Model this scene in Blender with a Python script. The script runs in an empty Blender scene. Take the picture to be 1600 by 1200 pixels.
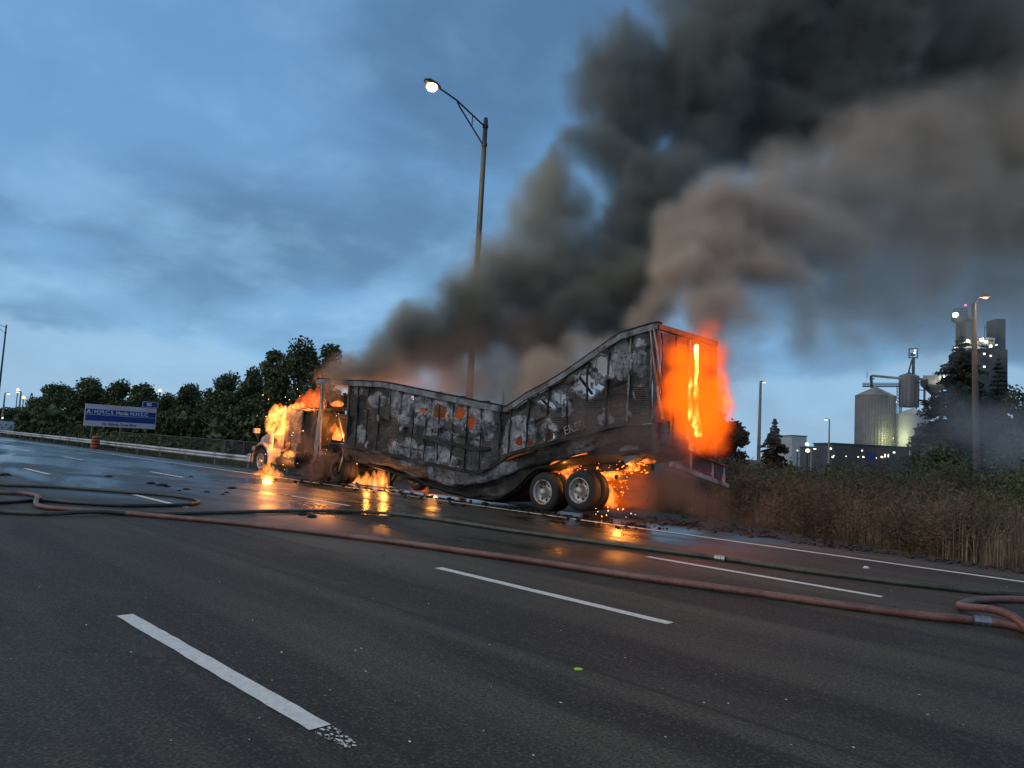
import bpy, bmesh, math, random
import numpy as np
from mathutils import Vector, Matrix
random.seed(7)
RS = np.random.RandomState(11)
sc = bpy.context.scene
COL = sc.collection

# ------------------------------------------------------------------ camera
F_PX, SLOPE, CAM_H = 1160.0, 0.055, 1.6
_n = np.array([SLOPE, -1.0]); _n /= np.linalg.norm(_n)
_hd = float(np.dot(np.array([-373.0, 633.0]) - np.array([800.0, 600.0]), _n))
PITCH, ROLL = math.atan(-_hd / F_PX), math.atan(SLOPE)
_phi = math.radians(135.13107538)
_e = np.array([math.cos(_phi), math.sin(_phi)]); _q = np.array([-_e[1], _e[0]])
if _q[1] < 0: _q = -_q
def _w(v): return np.array([-(v[0]*_e[0]+v[1]*_e[1]), v[0]*_q[0]+v[1]*_q[1], v[2]])
_F = np.array([0, math.cos(PITCH), math.sin(PITCH)]); _U0 = np.array([0, -math.sin(PITCH), math.cos(PITCH)])
_R0 = np.array([1.0, 0, 0])
_R = math.cos(ROLL)*_R0 + math.sin(ROLL)*_U0
_U = math.cos(ROLL)*_U0 - math.sin(ROLL)*_R0
CR, CU, CF = _w(_R), _w(_U), _w(_F)
HR = _w(_R0); HF = _w(np.array([0, 1.0, 0]))          # level right / level forward
CP = np.array([0, 0, CAM_H])
# helpers that turn a measured direction in the photograph into a place on the ground / a wall / at a distance
def ray(px, py): return CF*F_PX + CR*(px-800) - CU*(py-600)
def at(px, py, D):
    r = ray(px, py); return CP + r*(D/float(r@HF))
def onY(px, py, L):
    r = ray(px, py); return CP + r*(L/r[1])
def gp(px, py, z=0.0):
    r = ray(px, py); return CP + r*((z-CAM_H)/r[2])

cam_d = bpy.data.cameras.new('camera'); cam = bpy.data.objects.new('camera', cam_d); COL.objects.link(cam)
cam_d.sensor_width = 36; cam_d.lens = F_PX/1600*36; cam_d.clip_start = 0.05; cam_d.clip_end = 9000
M = Matrix(((CR[0], CU[0], -CF[0], 0), (CR[1], CU[1], -CF[1], 0), (CR[2], CU[2], -CF[2], CAM_H), (0, 0, 0, 1)))
cam.matrix_world = M
sc.camera = cam

# ------------------------------------------------------------------ world (blue hour, broken cloud)
world = bpy.data.worlds.new('World'); sc.world = world; world.use_nodes = True
nt = world.node_tree; N = nt.nodes; K = nt.links.new; N.clear()
tc = N.new('ShaderNodeTexCoord')
sep = N.new('ShaderNodeSeparateXYZ'); K(tc.outputs['Generated'], sep.inputs[0])
def wmath(op, a, b=None, clamp=False):
    m = N.new('ShaderNodeMath'); m.operation = op; m.use_clamp = clamp
    for i, v in enumerate((a, b)):
        if v is None: continue
        if isinstance(v, (int, float)): m.inputs[i].default_value = v
        else: K(v, m.inputs[i])
    return m.outputs[0]
ramp = N.new('ShaderNodeValToRGB'); K(sep.outputs[2], ramp.inputs[0])
cr = ramp.color_ramp
stops = [(0.0, (.160, .255, .350)), (.07, (.130, .250, .385)), (.2, (.098, .205, .340)), (.42, (.076, .168, .300)), (1.0, (.055, .120, .215))]
cr.elements[0].position = 0; cr.elements[0].color = (*stops[0][1], 1)
cr.elements[1].position = 1; cr.elements[1].color = (*stops[-1][1], 1)
for p_, c_ in stops[1:-1]:
    e_ = cr.elements.new(p_); e_.color = (*c_, 1)
# cloud layer: direction projected on a flat deck
zz = wmath('ADD', wmath('MAXIMUM', sep.outputs[2], 0.0), 0.30)
dx = wmath('DIVIDE', sep.outputs[0], zz); dy = wmath('DIVIDE', sep.outputs[1], zz)
cmb = N.new('ShaderNodeCombineXYZ'); K(dx, cmb.inputs[0]); K(dy, cmb.inputs[1]); cmb.inputs[2].default_value = 3.7
n1 = N.new('ShaderNodeTexNoise'); n1.inputs['Scale'].default_value = 1.5; n1.inputs['Detail'].default_value = 7; n1.inputs['Roughness'].default_value = .5; n1.inputs['Distortion'].default_value = .35
K(cmb.outputs[0], n1.inputs['Vector'])
m1 = N.new('ShaderNodeMapRange'); m1.interpolation_type = 'SMOOTHSTEP'; m1.inputs[1].default_value = .40; m1.inputs[2].default_value = .64; K(n1.outputs[0], m1.inputs[0])
n2 = N.new('ShaderNodeTexNoise'); n2.inputs['Scale'].default_value = 3.6; n2.inputs['Detail'].default_value = 8; n2.inputs['Roughness'].default_value = .5; n2.inputs['Distortion'].default_value = .15
K(cmb.outputs[0], n2.inputs['Vector'])
m2 = N.new('ShaderNodeMapRange'); m2.interpolation_type = 'SMOOTHSTEP'; m2.inputs[1].default_value = .46; m2.inputs[2].default_value = .74; K(n2.outputs[0], m2.inputs[0])
def wmix(fac, a, b, blend='MIX'):
    m = N.new('ShaderNodeMix'); m.data_type = 'RGBA'; m.blend_type = blend
    for s, v in ((m.inputs[0], fac), (m.inputs[6], a), (m.inputs[7], b)):
        if isinstance(v, tuple): s.default_value = (*v, 1)
        elif isinstance(v, (int, float)): s.default_value = v
        else: K(v, s)
    return m.outputs[2]
darker = wmix(1.0, ramp.outputs[0], (.60, .57, .58), 'MULTIPLY')
lighter = wmix(1.0, ramp.outputs[0], (1.9, 1.6, 1.38), 'MULTIPLY')
c1 = wmix(wmath('MULTIPLY', m1.outputs[0], .85), ramp.outputs[0], darker)
c2 = wmix(wmath('MULTIPLY', m2.outputs[0], .38), c1, lighter)
# low bank of cloud with a lit upper edge
n3 = N.new('ShaderNodeTexNoise'); n3.inputs['Scale'].default_value = 4.5; n3.inputs['Detail'].default_value = 6; K(tc.outputs['Generated'], n3.inputs['Vector'])
edge = wmath('ADD', sep.outputs[2], wmath('MULTIPLY', wmath('SUBTRACT', n3.outputs[0], .5), .16))
m3 = N.new('ShaderNodeMapRange'); m3.interpolation_type = 'SMOOTHSTEP'; m3.inputs[1].default_value = .118; m3.inputs[2].default_value = .100; K(edge, m3.inputs[0])
c3 = wmix(wmath('MULTIPLY', m3.outputs[0], .75), c2, (.175, .280, .385))
sky = N.new('ShaderNodeTexSky'); sky.sky_type = 'NISHITA'; sky.sun_disc = False
sky.sun_elevation = math.radians(3); sky.sun_rotation = math.radians(200); sky.air_density = 1.2; sky.dust_density = 1.5; sky.ozone_density = 4
skyadd = wmix(1.0, sky.outputs[0], (.006, .007, .008), 'MULTIPLY')
c4 = wmix(1.0, c3, skyadd, 'ADD')
bg = N.new('ShaderNodeBackground'); K(c4, bg.inputs[0]); bg.inputs[1].default_value = 1.95
wo = N.new('ShaderNodeOutputWorld'); K(bg.outputs[0], wo.inputs[0])

sun_d = bpy.data.lights.new('sun', 'SUN'); sun_d.energy = 1.15; sun_d.angle = math.radians(75); sun_d.color = (1, .78, .50)
sun = bpy.data.objects.new('sun', sun_d); COL.objects.link(sun); sun.rotation_euler = (math.radians(55), 0, math.radians(-20))

sc.view_settings.view_transform = 'Standard'; sc.view_settings.look = 'None'; sc.view_settings.exposure = 0.0; sc.view_settings.gamma = 1
sc.view_settings.use_curve_mapping = False
cy = sc.cycles
cy.max_bounces = 6; cy.diffuse_bounces = 2; cy.glossy_bounces = 3; cy.transmission_bounces = 4; cy.transparent_max_bounces = 48
cy.volume_bounces = 1; cy.volume_step_rate = 1.0; cy.volume_max_steps = 256
cy.sample_clamp_indirect = 4.0; cy.use_denoising = True
cy.caustics_reflective = False; cy.caustics_refractive = False

_rt = np.random.RandomState(3).rand(64, 64, 64).astype(np.float32)
def noise3(x, y, z):
    xi = np.floor(x).astype(np.int32); yi = np.floor(y).astype(np.int32); zi = np.floor(z).astype(np.int32)
    fx = (x-xi).astype(np.float32); fy = (y-yi).astype(np.float32); fz = (z-zi).astype(np.float32)
    fx = fx*fx*(3-2*fx); fy = fy*fy*(3-2*fy); fz = fz*fz*(3-2*fz)
    a = _rt.ravel(); x0 = (xi & 63) << 12; x1 = ((xi+1) & 63) << 12; y0 = (yi & 63) << 6; y1 = ((yi+1) & 63) << 6; z0 = zi & 63; z1 = (zi+1) & 63
    def L(p, q, f): return p+(q-p)*f
    return L(L(L(a[x0+y0+z0], a[x1+y0+z0], fx), L(a[x0+y1+z0], a[x1+y1+z0], fx), fy), L(L(a[x0+y0+z1], a[x1+y0+z1], fx), L(a[x0+y1+z1], a[x1+y1+z1], fx), fy), fz)
# ------------------------------------------------------------------ object helpers
def tag(o, label=None, cat=None, group=None, kind=None):
    if label: o['label'] = label
    if cat: o['category'] = cat
    if group: o['group'] = group
    if kind: o['kind'] = kind
    return o
def empty(name, loc, label, cat, group=None, rz=0.0):
    o = bpy.data.objects.new(name, None); COL.objects.link(o); o.location = loc; o.rotation_euler = (0, 0, rz)
    o.empty_display_size = .2
    return tag(o, label, cat, group)
def link(name, me, mat, parent=None, smooth=False):
    """mesh given in world coordinates; parented meshes are shifted so their parent's place is their origin"""
    o = bpy.data.objects.new(name, me); COL.objects.link(o)
    if mat is not None: me.materials.append(mat)
    if smooth: me.shade_smooth()
    if parent is not None:
        o.parent = parent
        if parent.type == 'EMPTY' or parent.parent is not None or True:
            off = chain(parent)
            me.transform(Matrix(off).inverted())
    return o
def chain(o):
    m = o.matrix_basis.copy()
    p = o.parent
    while p is not None:
        m = p.matrix_basis @ m; p = p.parent
    return m
def copy_tree(o, parent=None):
    c = o.copy(); COL.objects.link(c)
    if parent is not None: c.parent = parent
    for ch in [x for x in bpy.data.objects if x.parent is o]: copy_tree(ch, c)
    return c

class MB:
    """collects simple shapes into one mesh"""
    def __init__(s): s.v = []; s.f = []; s.sm = []
    def add(s, v, f):
        b = len(s.v); s.v += [tuple(map(float, p)) for p in v]; s.f += [[i+b for i in g] for g in f]
    def box(s, c, size, ax=None):
        c = np.array(c, float); h = np.array(size, float)/2
        X, Y, Z = (np.eye(3) if ax is None else ax)
        v = [c + X*h[0]*i + Y*h[1]*j + Z*h[2]*k for k in (-1, 1) for j in (-1, 1) for i in (-1, 1)]
        s.add(v, [[0, 2, 3, 1], [4, 5, 7, 6], [0, 1, 5, 4], [2, 6, 7, 3], [0, 4, 6, 2], [1, 3, 7, 5]])
    def bar(s, a, b, w, h=None, up=(0, 0, 1)):
        a = np.array(a, float); b = np.array(b, float); h = w if h is None else h
        d = b-a; L = np.linalg.norm(d)
        if L < 1e-6: return
        d = d/L; up = np.array(up, float)
        if abs(d@up) > .95: up = np.array((1.0, 0, 0))
        y = np.cross(up, d); y /= np.linalg.norm(y); z = np.cross(d, y)
        s.box((a+b)/2, (L, w, h), (d, y, z))
    def tube(s, pts, r, n=8, cap=True):
        P = [np.array(p, float) for p in pts]; m = len(P)
        rr = r if isinstance(r, (list, tuple, np.ndarray)) else [r]*m
        b = len(s.v); ref = None; vs = []
        for i in range(m):
            d = P[min(i+1, m-1)]-P[max(i-1, 0)]; d = d/(np.linalg.norm(d)+1e-9)
            if ref is None:
                ref = np.array((0, 0, 1.0)) if abs(d[2]) < .9 else np.array((1.0, 0, 0))
            x = np.cross(ref, d); x /= np.linalg.norm(x)+1e-9; y = np.cross(d, x); ref = y if abs(y@d) < .9 else ref
            for k in range(n):
                a = 2*math.pi*k/n; vs.append(P[i] + (x*math.cos(a)+y*math.sin(a))*rr[i])
        f = []
        for i in range(m-1):
            for k in range(n):
                f.append([i*n+k, i*n+(k+1) % n, (i+1)*n+(k+1) % n, (i+1)*n+k])
        if cap: f.append(list(range(n))[::-1]); f.append([(m-1)*n+k for k in range(n)])
        s.add(vs, f)
    def lathe(s, c, axis, prof, n=24, closed=False):
        """prof: (distance along axis, radius)"""
        c = np.array(c, float); d = np.array(axis, float); d /= np.linalg.norm(d)
        ref = np.array((0, 0, 1.0)) if abs(d[2]) < .9 else np.array((1.0, 0, 0))
        x = np.cross(ref, d); x /= np.linalg.norm(x); y = np.cross(d, x)
        vs = [c + d*t + (x*math.cos(2*math.pi*k/n)+y*math.sin(2*math.pi*k/n))*r for t, r in prof for k in range(n)]
        f = [[i*n+k, i*n+(k+1) % n, (i+1)*n+(k+1) % n, (i+1)*n+k] for i in range(len(prof)-1) for k in range(n)]
        if closed:
            i = len(prof)-1
            f += [[i*n+k, i*n+(k+1) % n, (k+1) % n, k] for k in range(n)]
        s.add(vs, f)
    def build(s, name, mat, parent=None, smooth=False, bevel=0):
        me = bpy.data.meshes.new(name); me.from_pydata(s.v, [], s.f); me.validate(); me.update()
        o = link(name, me, mat, parent, smooth)
        if smooth:
            me.shade_smooth()
        if bevel:
            b = o.modifiers.new('bevel', 'BEVEL'); b.width = bevel; b.segments = 2; b.limit_method = 'ANGLE'
        return o
def quads(name, V, mat, parent=None):
    """V: (n,4,3) world quads, fast"""
    V = np.asarray(V, np.float32); n = len(V)
    me = bpy.data.meshes.new(name); me.vertices.add(n*4); me.vertices.foreach_set('co', V.reshape(-1))
    me.loops.add(n*4); me.loops.foreach_set('vertex_index', np.arange(n*4, dtype=np.int32))
    me.polygons.add(n); me.polygons.foreach_set('loop_start', np.arange(0, n*4, 4, dtype=np.int32))
    try: me.polygons.foreach_set('loop_total', np.full(n, 4, np.int32))
    except Exception: pass
    me.update(calc_edges=True)
    return link(name, me, mat, parent)

# ------------------------------------------------------------------ materials
class MT:
    def __init__(s, name):
        s.m = bpy.data.materials.new(name); s.m.use_nodes = True; s.t = s.m.node_tree; s.N = s.t.nodes; s.K = s.t.links.new
        s.b = s.N['Principled BSDF']; s.o = s.N['Material Output']
        s.co = s.N.new('ShaderNodeTexCoord')
    def val(s, v, sock):
        if isinstance(v, tuple): sock.default_value = (*v, 1) if len(v) == 3 and len(sock.default_value) == 4 else v
        elif isinstance(v, (int, float)): sock.default_value = v
        else: s.K(v, sock)
    def math(s, op, a, b=0.0, clamp=False):
        m = s.N.new('ShaderNodeMath'); m.operation = op; m.use_clamp = clamp; s.val(a, m.inputs[0]); s.val(b, m.inputs[1]); return m.outputs[0]
    def geo(s):
        if not hasattr(s, 'g'): s.g = s.N.new('ShaderNodeNewGeometry')
        return s.g.outputs['Position']
    def vec(s, scale=(1, 1, 1), src=None):
        m = s.N.new('ShaderNodeMapping'); m.inputs['Scale'].default_value = scale; s.K(src or s.geo(), m.inputs[0]); return m.outputs[0]
    def noise(s, scale, detail=4, rough=.5, vec=None, dist=0):
        n = s.N.new('ShaderNodeTexNoise'); n.inputs['Scale'].default_value = scale; n.inputs['Detail'].default_value = detail
        n.inputs['Roughness'].default_value = rough; n.inputs['Distortion'].default_value = dist
        s.K(vec or s.geo(), n.inputs['Vector']); return n.outputs[0]
    def vor(s, scale, vec=None, out='Distance'):
        n = s.N.new('ShaderNodeTexVoronoi'); n.inputs['Scale'].default_value = scale; s.K(vec or s.geo(), n.inputs['Vector']); return n.outputs[out]
    def rng(s, v, a, b, c=0.0, d=1.0, smooth=True):
        m = s.N.new('ShaderNodeMapRange'); m.interpolation_type = 'SMOOTHSTEP' if smooth else 'LINEAR'
        s.val(v, m.inputs[0])
        for i, x in enumerate((a, b, c, d)): m.inputs[i+1].default_value = x
        return m.outputs[0]
    def mix(s, f, a, b, blend='MIX'):
        m = s.N.new('ShaderNodeMix'); m.data_type = 'RGBA'; m.blend_type = blend
        s.val(f, m.inputs[0]); s.val(a, m.inputs[6]); s.val(b, m.inputs[7]); return m.outputs[2]
    def attr(s, name):
        a = s.N.new('ShaderNodeAttribute'); a.attribute_name = name; return a
    def sepxyz(s, src=None):
        a = s.N.new('ShaderNodeSeparateXYZ'); s.K(src or s.geo(), a.inputs[0]); return a.outputs
    def bump(s, h, strength=.4, dist=.02):
        b = s.N.new('ShaderNodeBump'); b.inputs['Strength'].default_value = strength; b.inputs['Distance'].default_value = dist
        s.val(h, b.inputs['Height']); s.K(b.outputs[0], s.b.inputs['Normal'])
    def set(s, col=None, rough=None, metal=None):
        if col is not None: s.val(col, s.b.inputs['Base Color'])
        if rough is not None: s.val(rough, s.b.inputs['Roughness'])
        if metal is not None: s.val(metal, s.b.inputs['Metallic'])
        return s
def simple(name, col, rough=.6, metal=0.0, var=.35, scale=3.0, bump=.15, dirt=None):
    t = MT(name)
    n = t.noise(scale, 6, .6)
    c2 = tuple(x*(1-var) for x in col); c3 = tuple(min(1, x*(1+var*.6)) for x in col)
    c = t.mix(t.rng(n, .3, .7), c2, c3)
    if dirt:
        c = t.mix(t.rng(t.noise(scale*.4, 5, .6), .48, .66), c, dirt)
    t.set(c, t.rng(t.noise(scale*2, 3), .2, .8, max(.05, rough-.1), min(1, rough+.1)), metal)
    if bump: t.bump(t.noise(scale*8, 4), bump, .02)
    return t.m
def emit(name, col, strength):
    t = MT(name); t.set(tuple(min(1, x) for x in col), .5)
    t.b.inputs['Emission Color'].default_value = (*col, 1); t.b.inputs['Emission Strength'].default_value = strength
    return t.m

# asphalt: speckled aggregate, wheel-path streaks, standing water where the hoses have run
def asphalt():
    t = MT('asphalt')
    xyz = t.sepxyz()
    X, Y = xyz[0], xyz[1]
    fine = t.noise(48, 4, .8)
    agg = t.vor(70, out='Color')
    aggs = t.N.new('ShaderNodeSeparateColor'); t.K(agg, aggs.inputs[0])
    spk = t.rng(aggs.outputs[0], .80, .99)
    streak = t.noise(1, 5, .6, t.vec((.035, 1.1, 1)))
    blot = t.noise(.22, 5, .6, t.vec((.5, 1, 1)))
    base = t.mix(t.rng(streak, .42, .60), (.024, .025, .022), (.092, .088, .074))
    base = t.mix(t.rng(blot, .40, .62, 0, .65), base, (.030, .030, .028))
    big = t.noise(.9, 6, .7, t.vec((.35, 1, 1)), .8)
    base = t.mix(t.rng(big, .48, .62, 0, .45), base, (.085, .080, .068))
    base = t.mix(t.rng(fine, .40, .60), t.mix(1.0, base, (.36, .36, .36), 'MULTIPLY'), t.mix(1.0, base, (2.1, 2.05, 1.85), 'MULTIPLY'))
    base = t.mix(t.math('MULTIPLY', spk, .55), base, (.24, .23, .20))
    base = t.mix(1.0, base, (.66, .63, .54), 'MULTIPLY')
    # tar seam near each lane line, wandering hairline cracks
    wob = t.math('MULTIPLY', t.noise(.5, 3), .10)
    for ys in (4.45, 8.15, 11.6):
        d_ = t.math('ABSOLUTE', t.math('SUBTRACT', t.math('ADD', Y, wob), ys+.05))
        base = t.mix(t.rng(d_, .035, .012, 0, .75), base, (.014, .014, .014))
    ve = t.N.new('ShaderNodeTexVoronoi'); ve.feature = 'DISTANCE_TO_EDGE'; ve.inputs['Scale'].default_value = .42
    wv = t.N.new('ShaderNodeVectorMath'); wv.operation = 'ADD'; t.K(t.vec((.5, 1, 1)), wv.inputs[0]); wn_ = t.N.new('ShaderNodeTexNoise'); wn_.inputs['Scale'].default_value = 1.6; wn_.inputs['Detail'].default_value = 5; t.K(t.geo(), wn_.inputs['Vector']); t.K(wn_.outputs['Color'], wv.inputs[1]); t.K(wv.outputs[0], ve.inputs['Vector'])
    crk = t.math('MULTIPLY', t.rng(ve.outputs[0], .007, .002, 0, .7), t.rng(t.noise(.3, 2), .52, .6)); base = t.mix(crk, base, (.012, .012, .012))
    # seams of the paving lanes
    # wet: left distance, round the truck, run-off streaks
    near = t.rng(Y, 5.0, 9.5)
    farw = t.rng(X, -13.0, -21.0)
    wmask = t.math('MAXIMUM', t.math('MULTIPLY', farw, t.rng(Y, 3.5, 6.5)), t.math('MULTIPLY', near, t.rng(X, -4.5, -9.0)))
    wn = t.noise(1, 5, .55, t.vec((.13, .42, 1)), .6)
    wet = t.math('MULTIPLY', wmask, t.rng(wn, .40, .56))
    wet = t.math('MAXIMUM', wet, t.math('MULTIPLY', t.rng(wn, .60, .70), t.rng(X, 0, -10, 0, .5)))
    damp = t.math('MULTIPLY', wmask, .5)
    col = t.mix(t.math('MAXIMUM', wet, damp), base, t.mix(1.0, base, (.50, .50, .52), 'MULTIPLY'))
    t.set(col)
    r = t.mix(wet, t.mix(wmask, (.78, .78, .78), (.5, .5, .5)), (.20, .20, .20))
    t.K(r, t.b.inputs['Roughness'])
    h = t.math('ADD', t.math('MULTIPLY', fine, .6), t.math('MULTIPLY', aggs.outputs[0], .5))
    bs = t.mix(wet, (.8, .8, .8), (.035, .035, .035))
    b = t.N.new('ShaderNodeBump'); b.inputs['Distance'].default_value = .010; t.K(bs, b.inputs['Strength']); t.K(h, b.inputs['Height']); t.K(b.outputs[0], t.b.inputs['Normal'])
    return t.m
def paint():
    t = MT('road_paint')
    c = t.mix(t.rng(t.noise(14, 6, .7), .35, .7), (.72, .70, .62), (.88, .86, .78))
    crack = t.rng(t.noise(38, 5, .75), .61, .66)
    c = t.mix(t.math('MULTIPLY', crack, .8), c, (.09, .09, .085))
    t.set(c, .6); t.bump(t.noise(150, 2), .3, .004)
    return t.m
M_ASPH = asphalt(); M_PAINT = paint()
def ground_mat():
    t = MT('verge_soil')
    n = t.noise(.9, 7, .65)
    c = t.mix(t.rng(n, .35, .65), (.030, .026, .018), (.050, .052, .024))
    c = t.mix(t.rng(t.noise(9, 5, .7), .45, .7), c, (.070, .058, .036))
    t.set(c, .95); t.bump(t.noise(12, 6, .7), .8, .08); return t.m
M_GROUND = ground_mat()
def gravel_mat():
    t = MT('shoulder_gravel')
    c = t.mix(t.rng(t.noise(2.2, 6, .7), .35, .65), (.022, .021, .020), (.062, .058, .052))
    v = t.vor(26)
    c = t.mix(t.rng(v, .05, .5), t.mix(1.0, c, (.5, .5, .5), 'MULTIPLY'), c)
    t.set(c, .7); t.bump(t.math('ADD', v, t.noise(6, 5, .7)), .9, .05); return t.m
M_GRAVEL = gravel_mat()
M_STEEL = simple('galvanised_steel', (.42, .43, .43), .42, .85, .25, 2.0, .05)
M_RAIL = simple('guardrail_steel', (.55, .56, .56), .5, .35, .2, 1.2, .05, dirt=(.25, .24, .22))
M_WOOD = simple('grey_timber', (.16, .14, .12), .85, 0, .3, 5, .4)
M_BLACKMETAL = simple('charred_metal', (.020, .018, .017), .62, .4, .5, 4, .5, dirt=(.085, .075, .065))
M_RUBBER = simple('burnt_rubber', (.014, .014, .014), .72, 0, .3, 12, .3)
M_CONC = simple('concrete', (.30, .285, .26), .85, 0, .2, 3, .3)
M_POLE = simple('painted_pole', (.040, .042, .045), .6, .1, .2, 4, .05)
M_DARKSTEEL = simple('dark_structural_steel', (.055, .06, .07), .6, .4, .3, .5, .0)
M_BUILD = simple('weathered_cladding', (.075, .08, .09), .8, 0, .25, .12, .0)
M_WHITEBLD = simple('white_metal_cladding', (.42, .45, .47), .6, .1, .12, .15, 0)

# ------------------------------------------------------------------ ground, road, shoulder
def gz(x, y):
    """terrain height away from the pavement"""
    return -.36
def sheet(name, xs, ys, zf, mat, kind='structure'):
    xs = np.array(xs, float); ys = np.array(ys, float)
    v = [(x, y, zf(x, y)) for x in xs for y in ys]; ny = len(ys)
    f = [[i*ny+j, (i+1)*ny+j, (i+1)*ny+j+1, i*ny+j+1] for i in range(len(xs)-1) for j in range(ny-1)]
    me = bpy.data.meshes.new(name); me.from_pydata(v, [], f); me.update()
    o = link(name, me, mat); me.shade_smooth(); o['kind'] = kind; return o
def nz(x, y, s=1.0):
    return (math.sin(x*1.7*s+y*.9*s)+math.sin(y*2.3*s-x*.7*s+1.3)+math.sin((x+y)*3.1*s+.5)*.5)/2.5
gxs = [-4000, -2000, -900, -400, -200, -120, -80, -60] + list(np.arange(-50, 14, 1.2)) + [20, 30, 60, 120, 250, 600, 1500, 4000]
gys = [-4000, -1500, -500, -120, -40, -12, -6] + [0, 8, 15] + list(np.arange(16.4, 34, .9)) + [40, 50, 70, 100, 160, 300, 600, 1200, 2500, 5000]
def gh(x, y):
    b = -.36
    if 15.5 < y < 40 and -60 < x < 14: b += .07*nz(x, y)
    return b
sheet('ground', gxs, gys, gh, M_GROUND)
sheet('road', [-4000, -1200, -400, -150, -80, -50] + list(np.arange(-40, 14, 2.0)) + [20, 40, 120, 500, 2000],
      [-9, -6, -3, 0, 3, 6, 9, 12, 13.9, 15.3], lambda x, y: 0.0 if y < 14 else -.05, M_ASPH)
def bord(x):
    a = -x
    if a < 11: return 16.3 + (a-2.9)*.55
    if a < 26: return 20.7
    return max(16.6, 20.7-(a-26)*.25)
def shz(x, t):
    z = -.05 - .24*t
    if 0.05 < t < .97: z += .05*nz(x*1.3, t*9, 1.3)*min(1, t*5)
    return z-(.004 if t == 0 else 0)
sx = [-300, -150, -90, -60] + list(np.arange(-45, 12, .35)) + [20, 60, 300]
v = []; nt_ = 14
for x in sx:
    for j in range(nt_):
        t_ = j/(nt_-1); y = 15.28 + (bord(x)+.5-15.28)*t_
        v.append((x, y + .05*math.sin(x*4+j), shz(x, t_) if j else -.054))
f = [[i*nt_+j, (i+1)*nt_+j, (i+1)*nt_+j+1, i*nt_+j+1] for i in range(len(sx)-1) for j in range(nt_-1)]
me = bpy.data.meshes.new('road_shoulder'); me.from_pydata(v, [], f); me.update(); o = link('road_shoulder', me, M_GRAVEL); me.shade_smooth(); o['kind'] = 'structure'

road = bpy.data.objects['road']
def dash(x0, x1, y, w=.13, rag=0.0):
    n = max(2, int(abs(x1-x0)/.12)); v = []
    for i in range(n+1):
        x = x0+(x1-x0)*i/n; jl = random.uniform(-.005, .005); jr = random.uniform(-.005, .005)
        v += [(x, y-w/2+jl, .005), (x, y+w/2+jr, .005)]
    f = [[2*i, 2*i+1, 2*i+3, 2*i+2][::-1] for i in range(n)]
    me = bpy.data.meshes.new('lane_dash'); me.from_pydata(v, [], f); me.update()
    return link('lane_dash', me, M_PAINT, road)
Y1, Y2, Y3, YE = 2.33, 6.28, 9.93, 13.5
dash(-6.78, -3.66, Y1, .135)
for a, b in ((7.4, 3.95), (18.4, 15.4), (28.6, 25.7), (39.5, 36.4), (50.5, 47.4), (61, 58), (-2.6, -5.6)): dash(-a, -b, Y2, .13)
for a, b in ((6.7, 3.25), (17.75, 15.05), (27.75, 24.8), (38.5, 35.6), (47.7, 44.4), (58.5, 55.5), (70, 67), (-4, -7)): dash(-a, -b, Y3, .13)
for xs_ in ((-160, -80), (-80, -40), (-40, -20), (-20, -2), (-2, 12)):
    o = dash(xs_[0], xs_[1], YE, .13); o.name = 'edge_line'
o = dash(-400, 60, -4.0, .13); o.name = 'edge_line'
# chipped end of the nearest dash: loose flakes of paint
mb = MB()
for i in range(70):
    t_ = random.random(); cx = -3.64 + t_*.30; cy_ = Y1 + random.uniform(-.065, .065)*(1-.5*t_)
    if random.random() < .35: cy_ = Y1 + random.choice((-1, 1))*.06*(1-.55*t_)
    r_ = random.uniform(.004, .016); n_ = random.randint(4, 6); a0 = random.random()*6
    mb.add([(cx+r_*1.5*math.cos(a0+k*6.283/n_)*random.uniform(.6, 1.1), cy_+r_*math.sin(a0+k*6.283/n_)*random.uniform(.6, 1.1), .006) for k in range(n_)], [list(range(n_))])
o = mb.build('paint_flakes', M_PAINT, road); o['kind'] = 'stuff'

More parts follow.
